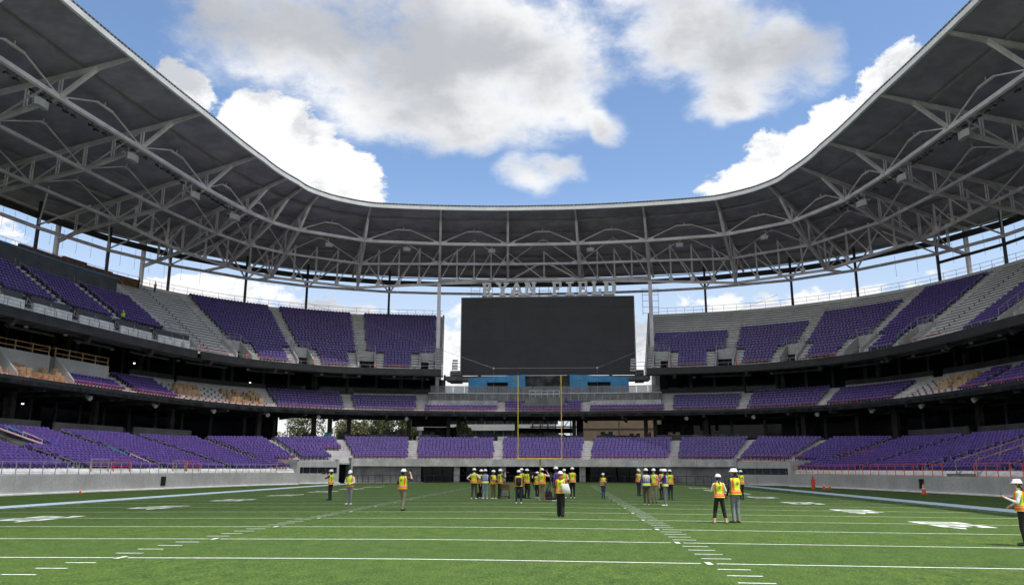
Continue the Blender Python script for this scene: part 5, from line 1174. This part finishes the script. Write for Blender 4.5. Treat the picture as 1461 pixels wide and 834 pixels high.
def person(label, x, y, H, head, larm, rarm, legs, pants, shirt, shoes, vest='yellow', skin='skin_light', hair='hair_dark', hat=True, lower_sleeve=None, stance=.17, stride=0.0, hturn=0.0, htilt=0.0, ponytail=None, flare=1.0, lean=0.0, z=None, cut=None, slim=1.0, hi=False, extra=None):
    """head: direction faced, degrees counter-clockwise from straight up the field."""
    z = crown(x) if z is None else z
    bh = H - (.05 if hat else 0); k = bh / 1.75
    bones = []                                              # (p, q, r0, r1, region)
    mb = MB()
    def limb(p, q, r0, r1, reg, n=10):
        p, q = Vector(p), Vector(q); bones.append((p, q, r0, r1, reg))
        for c, r in ((p, r0), (q, r1)):
            rs = [[(c.x + r * .999 * math.cos(t) * math.sin(u), c.y + r * .999 * math.sin(t) * math.sin(u), c.z + r * .999 * math.cos(u)) for t in [2 * math.pi * i / n for i in range(n)]] for u in (.25, .8, 1.57, 2.34, 2.89)]
            mb.rings(rs, True)
        mb.tube(p, q, r0, n, r2=r1)
    mb.rings([ring_ell((0, yo, zz), rx * slim, ry) for zz, rx, ry, yo in TORSO], True); bones.append((Vector((0, 0, .86)), Vector((0, 0, 1.44)), .15, .15, 'shirt')); bones.append((Vector((0, 0, 1.49)), Vector((0, 0, 1.6)), .055, .055, 'skin'))
    bones.append((Vector((-.08, 0, .88)), Vector((.08, 0, .88)), .12, .12, 'pants'))
    hc = Vector((0, .02, 1.645)); M3 = Matrix.Translation(hc) @ Matrix.Rotation(R(hturn), 4, 'Z') @ Matrix.Rotation(R(-htilt), 4, 'X')
    def hp(v): return M3 @ Vector(v)
    rs = []
    for u in np.linspace(.12, math.pi - .12, 9):
        zz = math.cos(u) * .118; w = math.sin(u) * (1.0 if zz > -.03 else 1.0 - .30 * (-.03 - zz) / .09); rs.append([hp((.076 * w * math.cos(t), .094 * w * math.sin(t) + (.012 if zz < -.03 else 0), zz)) for t in [2 * math.pi * i / 14 for i in range(14)]])
    mb.rings(rs, True); bones.append((hp((0, 0, -.06)), hp((0, 0, .06)), .085, .09, 'skin'))
    mb.tube(hp((0, .085, .02)), hp((0, .112, -.022)), .012, 6, r2=.019)            # nose
    mb.tube(hp((-.02, .084, -.052)), hp((.02, .084, -.052)), .010, 6)               # lips
    for sx in (-1, 1): mb.tube(hp((sx * .074, -.005, .02)), hp((sx * .088, -.02, -.018)), .022, 6, r2=.014)   # ears
    for sx, ft in ((-1, 1), (1, -1)):
        hip = (sx * .088, 0, .90); an = (sx * stance / 2 * 1.0, ft * stride * .5, .085); kn = (sx * (.088 + stance / 2) / 2, ft * stride * .25 + .035 + (.05 if stride and ft > 0 else 0), .49)
        limb(hip, kn, .098 * slim, .066 * flare, 'pants'); limb(kn, an, .064 * flare, .046 * (flare ** 1.8), 'pants' if not cut else 'pants')
        toe = (an[0] + sx * .035, an[1] + .17, .040); heel = (an[0], an[1] - .055, .042); limb(heel, toe, .042, .036, 'shoe', 8); limb(an, (an[0], an[1] + .01, .05), .040, .042, 'shoe', 8)
    hands = []
    for sx, arm in ((-1, larm), (1, rarm)):
        e, w = PRE[arm] if isinstance(arm, str) else arm
        e = (sx * e[0], e[1], e[2]); w = (sx * w[0], w[1], w[2]); sh = (sx * .183 * slim, 0, 1.405)
        limb(sh, e, .060, .046, 'upper'); limb(e, w, .044, .030, 'fore')
        d = (Vector(w) - Vector(e)).normalized(); pc = Vector(w) + d * .045; limb(Vector(w) + d * .012, Vector(w) + d * .082, .029, .034, 'hand', 8); hands.append((Vector(w) + d * .085, d, sx))
    me = mb.mesh('body_src', 'skin_light'); o = bpy.data.objects.new('body_src', me); COL.objects.link(o)
    md = o.modifiers.new('r', 'REMESH'); md.mode = 'VOXEL'; md.voxel_size = .017 if hi else .021
    sm = o.modifiers.new('s', 'SMOOTH'); sm.factor = .5; sm.iterations = 2
    PEND.append(dict(o=o, bones=bones, hands=hands, label=label, x=x, y=y, z=z, k=k, head=head, pants=pants, shirt=shirt, shoes=shoes, vest=vest, skin=skin, hair=hair, hat=hat, fore=lower_sleeve, hp=hp, M3=M3, pony=ponytail, cut=cut, slim=slim, extra=extra))
A, B_, C_ = 'down', 'hips', 'front'
# left trio
person('person in black trousers filming with a raised camera near the left corner', -10.92, 48.36, 1.81, 78, 'camera', 'camera', 0, 'cloth_black', 'cloth_black', 'shoe_black', flare=1.15, stance=.14)
person('person in grey trousers and white shoes looking down at joined hands', -8.05, 42.06, 1.77, 172, 'front', 'front', 0, 'cloth_grey', 'cloth_white', 'shoe_white', skin='skin_dark', lower_sleeve='cloth_white', htilt=22, stance=.2, hi=True)
person('person in brown trousers holding up one arm to take a picture, seen from behind', -4.0, 35.96, 1.82, -22, 'down', 'raise', 0, 'cloth_khaki', 'cloth_charcoal', 'shoe_black', stride=.22, stance=.12, hturn=-20, htilt=-6, hi=True)
# group at the camera rig
person('person with hands on hips at the left end of the large group', -2.36, 49.7, 1.86, -8, 'hips', 'hips', 0, 'cloth_olive', 'cloth_white', 'shoe_white', stance=.26)
person('person half hidden between the one with hands on hips and the purple vest', -2.02, 50.6, 1.78, -30, 'down', 'front', 0, 'cloth_black', 'cloth_charcoal', 'shoe_white', stance=.2)
person('person in purple and white vest and pale jeans seen from behind', -1.66, 49.6, 1.80, 5, 'down', 'front', 0, 'cloth_paleblue', 'cloth_purple', 'shoe_white', vest='purple', stance=.24)
person('person with folded arms and camouflage brown trousers in the large group', -1.18, 49.7, 1.75, -125, 'cross', 'cross', 0, 'cloth_brown', 'cloth_purple', 'shoe_white', skin='skin_tan', stance=.28)
person('person filming to the right at the right end of the left huddle', -.80, 50.2, 1.80, -60, 'camera', 'camera', 0, 'cloth_olive', 'cloth_charcoal', 'shoe_brown', stance=.22, hair='hair_brown')
person('person with black backpack standing alone in front of the cameras', .75, 43.43, 1.76, 4, 'down', 'down', 0, 'cloth_navy', 'cloth_charcoal', 'shoe_white', stance=.26, extra='pack', hi=True)
person('person whose helmet shows just behind the backpack wearer', .40, 52.9, 1.86, 150, 'down', 'phone', 0, 'cloth_black', 'cloth_navy', 'shoe_black')
person('person operating the video camera on its tripod', .82, 51.1, 1.82, -38, 'front', 'point', 0, 'cloth_black', 'cloth_charcoal', 'shoe_black', stance=.22)
person('shorter person half hidden behind the one in tan trousers', 1.47, 51.3, 1.66, -20, 'front', 'front', 0, 'cloth_navy', 'cloth_charcoal', 'shoe_white', skin='skin_tan')
person('person in tan trousers lifting a camera with one hand, seen from behind', 1.88, 47.48, 1.87, -4, 'front', 'raise', 0, 'cloth_tan', 'cloth_white', 'shoe_tan', stance=.26, hi=True)
person('tall person in purple shirt behind the tote bag', 2.72, 46.9, 1.95, 60, 'down', 'phone', 0, 'cloth_charcoal', 'cloth_purple', 'shoe_white', vest=None, skin='skin_dark', lower_sleeve='cloth_purple')
person('person with auburn hair, wide black trousers and white tote bag', 3.05, 31.91, 1.75, -6, 'down', 'front', 0, 'cloth_black', 'cloth_charcoal', 'shoe_black', hair='hair_red', ponytail='long', flare=1.38, stance=.16, stride=.2, hturn=12, slim=.92, extra='tote', hi=True)
person('person in yellow vest half hidden to the right of the tote bag', 3.18, 51.8, 1.84, 165, 'front', 'front', 0, 'cloth_tan', 'cloth_white', 'shoe_white')
person('person in black trousers at the right end of the camera group, seen from behind', 3.69, 51.92, 1.94, 3, 'front', 'front', 0, 'cloth_black', 'cloth_black', 'shoe_white', stance=.2)
# middle right
person('short person in jeans with folded arms and brown shoulder bag', 5.64, 51.93, 1.60, 176, 'cross', 'cross', 0, 'cloth_denim', 'cloth_navy', 'shoe_black', stance=.14, hair='hair_brown', extra='bag')
person('person in navy trousers looking down at the left of the right group', 8.43, 58.2, 1.88, -140, 'front', 'phone', 0, 'cloth_navy', 'cloth_charcoal', 'shoe_black', htilt=18)
person('person in purple vest with white N on the back', 7.48, 43.08, 1.90, 5, 'down', 'front', 0, 'cloth_brown', 'cloth_purple', 'shoe_white', vest='purpleN', stride=.22, stance=.14, skin='skin_dark', lower_sleeve='cloth_purple', hi=True)
person('person in khaki trousers facing the camera inside the right group', 8.24, 46.35, 1.90, 172, 'down', 'front', 0, 'cloth_khaki', 'cloth_paleblue', 'shoe_black', lower_sleeve='cloth_paleblue', hi=True)
person('person in grey trousers and purple vest pointing to the left', 8.39, 42.53, 1.88, 80, 'point', 'phone', 0, 'cloth_grey', 'cloth_black', 'shoe_white', vest='purple', stance=.12, skin='skin_tan', hi=True)
person('person whose helmet shows behind the one in grey trousers', 9.33, 51.9, 1.89, 30, 'down', 'down', 0, 'cloth_black', 'cloth_charcoal', 'shoe_black')
person('person in navy trousers at the right end of the right group, seen from behind', 9.72, 50.9, 1.86, -15, 'front', 'front', 0, 'cloth_navy', 'cloth_navy', 'shoe_black')
# near pair and others
person('person in cropped black trousers and tan shoes with a ponytail', 8.69, 29.41, 1.71, 2, 'front', 'front', 0, 'cloth_black', 'cloth_white', 'shoe_tan', ponytail='tail', stance=.44, slim=.93, lower_sleeve='cloth_white', flare=1.2, cut=.20, hi=True)
person('tall person in grey trousers turning the head to the left', 9.32, 29.72, 1.90, 28, 'down', 'front', 0, 'cloth_grey', 'cloth_navy', 'shoe_brown', hturn=45, stance=.2, skin='skin_tan', lower_sleeve='cloth_navy', flare=1.12, hi=True)
person('person with raised hands behind the tall one in grey', 14.64, 53.62, 1.86, 20, 'camera', 'camera', 0, 'cloth_navy', 'cloth_navy', 'shoe_black', lower_sleeve='cloth_navy')
person('person with phone at the right picture edge in patterned white sleeves', 15.06, 22.1, 1.68, 62, 'phone', 'front', 0, 'cloth_black', 'cloth_white', 'shoe_black', hair='hair_brown', ponytail='long', lower_sleeve='cloth_white', vest='orange', stance=.16, slim=.97, hi=True)
# workers in the stands
q = P3(-62.3, 4.9, UZ + 4 * UR); person('worker in bright yellow jacket leaning on the loge rail at upper left', q.x, q.y, 1.75, 180, 'front', 'front', 0, 'cloth_navy', 'vest_yellow', 'shoe_black', vest='plain', hat=True, z=q.z, lower_sleeve='vest_yellow')
q = P3(-49.0, UO + 20.4 * UT, UZ + 20 * UR); person('worker in dark clothes high on the bare concrete of the upper tier', q.x, q.y, 1.75, 160, 'front', 'front', 0, 'cloth_navy', 'cloth_navy', 'shoe_black', hat=True, z=q.z)
q = P3(-51.0, UO + 20.4 * UT, UZ + 20 * UR); person('worker in black beside another high on the bare upper tier', q.x, q.y, 1.75, 150, 'front', 'down', 0, 'cloth_black', 'cloth_black', 'shoe_black', vest=None, hat=True, z=q.z)
q = P3(11.6, 6.3, 12.65); person('worker in yellow vest by the right blue room', q.x, q.y, 2.0, 170, 'front', 'front', 0, 'cloth_navy', 'cloth_navy', 'shoe_black', z=q.z)

dg = bpy.context.evaluated_depsgraph_get()
def seg_d(P, p, q):
    p, q = np.array(p), np.array(q); d = q - p; t = np.clip(((P - p) @ d) / max(1e-9, d @ d), 0, 1); return np.linalg.norm(P - (p + t[:, None] * d), axis=1), t
REG = ['skin', 'shirt', 'pants', 'shoe', 'upper', 'fore', 'hand']
for D in PEND:
    me = bpy.data.meshes.new_from_object(D['o'].evaluated_get(dg)); n = len(me.polygons)
    ctr = np.zeros(n * 3); me.polygons.foreach_get('center', ctr); ctr = ctr.reshape(-1, 3); best = np.full(n, 9.0); reg = np.zeros(n, int)
    for p, q, r0, r1, rg in D['bones']:
        d, t = seg_d(ctr, p, q); d = d - (r0 + (r1 - r0) * t); m_ = d < best; best[m_] = d[m_]; reg[m_] = REG.index(rg)
    reg[(reg == 1) & (ctr[:, 2] < .97)] = 2; reg[(reg == 0) & (ctr[:, 2] < 1.475)] = 1
    if D['cut']: reg[(reg == 2) & (ctr[:, 2] < D['cut'])] = 0
    mm = [D['skin'], D['shirt'], D['pants'], D['shoes'], D['shirt'], D['fore'] or D['skin'], D['skin']]
    V = np.zeros(len(me.vertices) * 3); me.vertices.foreach_get('co', V); 
    b = MB(); b.v = [tuple(v) for v in V.reshape(-1, 3)]; b.f = [tuple(p.vertices) for p in me.polygons]; b.mi = [int(r) for r in reg]; bpy.data.meshes.remove(me)
    for base, d, sx in D['hands']:                           # four fingers and a thumb on each hand
        u = d.cross(Vector((0, 0, 1))); u = u.normalized() if u.length > .2 else Vector((1, 0, 0)); w = u.cross(d).normalized(); inw = -w if w.z > 0 else w
        for f, L in ((-.027, .062), (-.009, .074), (.009, .070), (.027, .055)):
            a = base + u * f; m1 = a + d * L * .55 + inw * .008; m2 = m1 + d * L * .32 + inw * .030; b.tube(a - d * .02, m1, .0098, 6, 6, .009); b.tube(m1, m2, .009, 6, 6, .0075)
        a = base - d * .06 + u * (.030 * -sx); m1 = a + u * (-sx * .022) + d * .030 + inw * .012; b.tube(a, m1, .012, 6, 6, .010); b.tube(m1, m1 + d * .030 + inw * .010, .010, 6, 6, .008)
    for sx in (-1, 1): b.box(D['hp']((sx * .030, .086, .012)), (.020, .010, .009), 0, 7)
    root = thing('person', D['label'], 'person', (D['x'], D['y'], D['z']))
    T = Matrix.Translation((D['x'], D['y'], D['z'])) @ Matrix.Rotation(R(D['head']), 4, 'Z') @ Matrix.Scale(D['k'], 4)
    def place(mb, name, mats, smooth=True, parent=root, label=None):
        mb.v = [tuple(T @ Vector(v)) for v in mb.v]; return mb.build(name, mats, parent, smooth, label=label)
    place(b, 'body', mm + ['eye_dark'])
    hp = D['hp']
    if D['hat']:
        h = MB(); n = 16; rs = []
        for u in (0.08, .45, .85, 1.2, 1.5): rs.append([hp((.112 * math.sin(u) * math.cos(t) * (1 if abs(math.cos(t)) < .99 else 1), .135 * math.sin(u) * math.sin(t) - .004, .045 + .112 * math.cos(u))) for t in [2 * math.pi * i / n for i in range(n)]])
        rs.append([hp((.122 * math.cos(t), .143 * math.sin(t) + (.038 * max(0, math.sin(t)) ** 2), .044)) for t in [2 * math.pi * i / n for i in range(n)]])
        rs.append([hp((.119 * math.cos(t), .140 * math.sin(t) + (.035 * max(0, math.sin(t)) ** 2), .034)) for t in [2 * math.pi * i / n for i in range(n)]])
        rs.append([hp((.100 * math.cos(t), .122 * math.sin(t), .040)) for t in [2 * math.pi * i / n for i in range(n)]])
        h.rings(rs, True); h.tube(hp((0, -.10, .135)), hp((0, .10, .135)), .018, 6); place(h, 'helmet', 'hat_white')
    hr = MB(); n = 12                                        # hair below the helmet
    rs = []
    for zz, w in ((.05, 1.03), (.0, 1.06), (-.05, 1.02), (-.085, .86)): rs.append([hp((.080 * w * math.cos(t), min(.098 * w * math.sin(t), .045 if zz > -.02 else .0) - .006, zz)) for t in [2 * math.pi * i / n for i in range(n)]])
    hr.rings(rs, True)
    if D['pony']:
        L = .40 if D['pony'] == 'long' else .34; wd = .085 if D['pony'] == 'long' else .034
        pts = [(0, -.075, -.02), (0, -.11, -.10), (.01, -.125, -.10 - L * .4), (.0, -.115, -.10 - L * .8), (0, -.11, -.10 - L)]
        rs = [[hp((p[0] + wd * w * math.cos(t), p[1] + .032 * math.sin(t) * w, p[2])) for t in [2 * math.pi * i / 10 for i in range(10)]] for p, w in zip(pts, (.9, 1, 1, .8, .35))]
        hr.rings(rs, True)
    place(hr, 'hair', D['hair'])
    v = D['vest']
    if v:
        vb = MB(); n = 28; zs = [.93, .955, .985, 1.0, 1.03, 1.045, 1.075, 1.13, 1.19, 1.25, 1.31, 1.36, 1.40, 1.43, 1.455, 1.475]; TZ = np.array(TORSO); rs = []
        for zz in zs:
            rx = np.interp(zz, TZ[:, 0], TZ[:, 1]) * D['slim'] + .030 + (.018 if zz < 1.1 else 0); ry = np.interp(zz, TZ[:, 0], TZ[:, 2]) + .030 + (.012 if zz < 1.1 else 0); yo = np.interp(zz, TZ[:, 0], TZ[:, 3])
            rs.append([(rx * math.copysign(abs(math.cos(t)) ** .85, math.cos(t)), yo + ry * math.copysign(abs(math.sin(t)) ** .85, math.sin(t)), zz) for t in [2 * math.pi * (i + .5) / n for i in range(n)]])
        base = dict(yellow=0, purple=0, purpleN=0, orange=0, plain=0)[v]
        def kf(i, j):
            t = 2 * math.pi * (j + 1) / n; xx = abs(math.cos(t)); zz = (zs[i] + zs[i + 1]) / 2
            if v == 'plain': return 0
            if .96 < zz < 1.075: return 2 if 1.03 < zz < 1.046 else 1
            if v == 'purple' or v == 'purpleN':
                if zz > 1.16 and .45 < xx < .78: return 2
                return 3 if zz < 1.16 or xx > .8 else (2 if v == 'purpleN' and zz > 1.3 else 4)
            if v == 'orange' and zz > 1.075 and xx < .8: return 1 if xx > .25 else 0
            if zz > 1.075 and .44 < xx < .88: return 2 if .64 < xx < .72 else 1
            return 0
        vb.rings(rs, True, False, kf=kf)
        vo = place(vb, 'vest', ['vest_yellow', 'vest_orange', 'vest_silver', 'vest_purple', 'cloth_paleblue'] if v not in ('purple', 'purpleN') else ['vest_yellow', 'vest_yellow', 'vest_silver', 'vest_purple', 'cloth_paleblue'])
        if v == 'yellow':
            pr = MB()
            for zz, w in ((1.335, .10), (1.305, .13), (1.28, .08)): pr.box((0, -.162, zz), (w, .004, .013))
            place(pr, 'back_print', 'cloth_charcoal', False, vo)
        if v == 'purpleN':
            pr = MB()
            for x0 in (-.055, .055): pr.box((x0, -.168, 1.27), (.026, .006, .17))
            pr.add([(-.068, -.172, 1.355), (-.038, -.172, 1.355), (.068, -.172, 1.185), (.038, -.172, 1.185)], [(0, 1, 2, 3)])
            place(pr, 'back_print', 'cloth_white', False, vo, label='white letter N')
    if D['extra'] == 'pack':
        pk = MB(); rs = []
        for zz, w, d in ((.97, .10, .05), (1.0, .145, .085), (1.15, .155, .10), (1.32, .145, .085), (1.40, .11, .05)): rs.append([(w * math.copysign(abs(math.cos(t)) ** .5, math.cos(t)), -.22 - d * .5 + d * math.copysign(abs(math.sin(t)) ** .5, math.sin(t)), zz) for t in [2 * math.pi * i / 16 for i in range(16)]])
        pk.rings(rs, True)
        me_ = [tuple(T @ Vector(q)) for q in pk.v]; pk.v = me_; o = pk.build('backpack', 'cloth_black', None, True); tag(o, 'black backpack on the back of the person before the cameras', 'backpack')
    if D['extra'] == 'tote':
        pk = MB(); rs = []
        for zz, w, d in ((.90, .13, .03), (.93, .17, .055), (1.10, .185, .06), (1.27, .17, .04), (1.30, .165, .02)): rs.append([(.23 + w * math.copysign(abs(math.cos(t)) ** .5, math.cos(t)) * .9 + (zz - 1.1) * -.25, -.17 + d * math.copysign(abs(math.sin(t)) ** .6, math.sin(t)), zz) for t in [2 * math.pi * i / 16 for i in range(16)]])
        pk.rings(rs, True); pk.path([(.10, -.16, 1.29), (.14, -.12, 1.46), (.2, .0, 1.47), (.2, .06, 1.35)], .012, 6); pk.v = [tuple(T @ Vector(q)) for q in pk.v]
        tag(pk.build('tote_bag', 'cloth_white', None, True), 'white cloth tote bag on the shoulder of the person with auburn hair', 'bag')
    if D['extra'] == 'bag':
        pk = MB(); pk.box((-.18, .16, .98), (.20, .09, .19), .2); pk.path([(-.12, .15, 1.06), (.10, .15, 1.44)], .012, 5); pk.v = [tuple(T @ Vector(q)) for q in pk.v]
        tag(pk.build('shoulder_bag', 'shoe_brown', None), 'small brown shoulder bag on the short person in jeans', 'bag')
    bpy.data.objects.remove(D['o'])
# ------------------------------------------------------------------ gear on the field
def at_person(i): D = PEND[i]; return Matrix.Translation((D['x'], D['y'], D['z'])) @ Matrix.Rotation(R(D['head']), 4, 'Z') @ Matrix.Scale(D['k'], 4)
def video_camera(T, label, s=1.0):
    t = thing('video_camera', label, 'camera', T @ Vector((0, 0, 0)))
    for nm, c, sz, m in (('camera_body', (0, 0, 0), (.10, .24, .13), 'black_plastic'), ('viewfinder', (-.07, -.04, .05), (.06, .09, .05), 'black_plastic'), ('top_handle', (0, .02, .11), (.03, .2, .03), 'black_plastic')):
        mb = MB(); mb.box([q * s for q in c], [q * s for q in sz]); mb.v = [tuple(T @ Vector(v)) for v in mb.v]; mb.build(nm, m, t)
    mb = MB(); mb.tube((0, .12 * s, 0), (0, .28 * s, 0), .05 * s, 10, r2=.06 * s); mb.v = [tuple(T @ Vector(v)) for v in mb.v]; mb.build('lens', 'black_plastic', t)
video_camera(at_person(0) @ Matrix.Translation((0, .34, 1.58)), 'black video camera held up by the person near the left corner')
video_camera(at_person(7) @ Matrix.Translation((0, .34, 1.58)), 'black camera held up at the right end of the left huddle', .9)
video_camera(at_person(12) @ Matrix.Translation((.27, .16, 1.70)), 'small camera lifted by the person in tan trousers', .7)
video_camera(at_person(26) @ Matrix.Translation((0, .34, 1.58)), 'small camera held up behind the tall person in grey', .7)
for i, nm in ((27, 'phone held by the person at the right picture edge'), (2, 'phone held high by the person in brown trousers')):
    T = at_person(i); mb = MB(); mb.box((-.12, .43, 1.36) if i == 27 else (.27, .19, 1.70), (.08, .012, .15)); mb.v = [tuple(T @ Vector(v)) for v in mb.v]; tag(mb.build('phone', 'black_plastic'), 'dark ' + nm, 'phone')
def tripod(x, y, h, label, rz=0):
    z = crown(x); t = thing('tripod', label, 'tripod', (x, y, z)); 
    for a in (0.4, 2.5, 4.6):
        mb = MB(); mb.tube((x + .55 * math.cos(a), y + .55 * math.sin(a), z), (x, y, z + h - .1), .028, 6); mb.build('leg', 'black_plastic', t)
    mb = MB(); mb.tube((x, y, z + .3), (x, y, z + h), .03, 8); mb.build('centre_column', 'galvanised', t); mb = MB(); mb.box((x, y, z + h + .04), (.18, .18, .1), rz); mb.build('head', 'black_plastic', t)
tripod(1.03, 51.6, 1.35, 'tripod carrying the video camera in the middle of the group'); video_camera(Matrix.Translation((1.03, 51.6, crown(1) + 1.53)) @ Matrix.Rotation(R(-40), 4, 'Z'), 'large video camera on its tripod', 1.6)
tripod(2.35, 50.2, 1.3, 'second tripod beside the black bags'); video_camera(Matrix.Translation((2.35, 50.2, crown(2) + 1.48)) @ Matrix.Rotation(R(20), 4, 'Z'), 'video camera on the tripod beside the black bags', 1.2)
x, y = -.62, 50.9; z = crown(x); t = thing('monitor_cart', 'low equipment cart with dark red monitor case at the left huddle', 'cart', (x, y, z))
mb = MB(); mb.box((x, y, z + .68), (.72, .4, .36)); mb.build('monitor_case', 'brick_red', t)
for dx in (-.34, .34):
    mb = MB(); mb.beam((x + dx, y, z + .08), (x + dx, y, z + .5), .05, .05); mb.build('leg', 'black_plastic', t)
    mb = MB(); mb.tube((x + dx, y - .05, z + .06), (x + dx, y + .05, z + .06), .06, 10); mb.build('wheel', 'black_plastic', t)
mb = MB(); mb.box((x, y, z + .12), (.74, .4, .05)); mb.build('shelf', 'black_plastic', t)
mb = MB(); mb.box((x - .05, y - .1, z + .26), (.34, .2, .22)); mb.build('battery_box', 'cloth_grey', t)
for x, y, sz, m, lab in ((2.15, 50.1, (.55, .35, .5), 'cloth_black', 'tall black equipment bag by the second tripod'), (2.85, 50.0, (.42, .3, .55), 'rail_teal', 'teal equipment case right of the black bags'), (2.45, 49.4, (1.1, .35, .16), 'cloth_black', 'flat black bag lying before the tripod'), (-2.15, 50.9, (.4, .3, .35), 'cloth_black', 'black bag behind the legs of the left huddle'), (.35, 51.8, (.5, .35, .4), 'cloth_black', 'black bag behind the backpack wearer')):
    z = crown(x); mb = MB(); rs = []
    for zz, w in ((0, .9), (.08, 1), (.8, .96), (.97, .8), (1, .5)): rs.append([(x + sz[0] / 2 * w * math.copysign(abs(math.cos(q)) ** .45, math.cos(q)), y + sz[1] / 2 * w * math.copysign(abs(math.sin(q)) ** .45, math.sin(q)), z + zz * sz[2]) for q in [2 * math.pi * i / 16 for i in range(16)]])
    mb.rings(rs, True); mb.path([(x - .1, y, z + sz[2]), (x - .07, y, z + sz[2] + .07), (x + .07, y, z + sz[2] + .07), (x + .1, y, z + sz[2])], .015, 5); tag(mb.build('equipment_bag', m, None, True), lab, 'bag')
def cone(x, y, h, label):
    z = crown(x); t = thing('traffic_cone', label, 'traffic cone', (x, y, z)); mb = MB(); mb.box((x, y, z + .02), (h * .55, h * .55, .04)); mb.build('base', 'cone_red', t)
    mb = MB(); mb.tube((x, y, z + .04), (x, y, z + h), h * .2, 12, r2=h * .05); mb.build('body', 'cone_red', t)
    for f0, f1 in ((.45, .6), (.7, .8)):
        mb = MB(); r0 = h * (.2 - .15 * f0) + .006; r1 = h * (.2 - .15 * f1) + .006; mb.tube((x, y, z + h * f0), (x, y, z + h * f1), r0, 12, r2=r1); mb.build('reflective_band', 'reflective', t)
cone(-35.4, 62.6, .45, 'small red cone at the foot of the left field wall'); cone(29.9, 86.0, .75, 'red traffic cone beside the extinguisher at the right corner wall'); cone(30.6, 86.4, .65, 'smaller red cone right of the extinguisher'); cone(33.7, 71.5, .9, 'red traffic cone under the wall locker on the right')
x, y = 29.3, 87.6; z = crown(x); t = thing('fire_extinguisher', 'red fire extinguisher on stand at the right corner wall', 'fire extinguisher', (x, y, z))
mb = MB(); mb.tube((x, y, z), (x, y, z + 1.0), .2, 12); mb.tube((x, y, z + 1.0), (x, y, z + 1.15), .2, 12, r2=.07); mb.build('cylinder_body', 'cone_red', t); mb = MB(); mb.box((x, y, z + 1.22), (.1, .2, .12)); mb.path([(x, y + .1, z + 1.2), (x + .2, y + .1, z + 1.0), (x + .22, y + .05, z + .5)], .02, 5); mb.build('valve_hose', 'black_plastic', t)
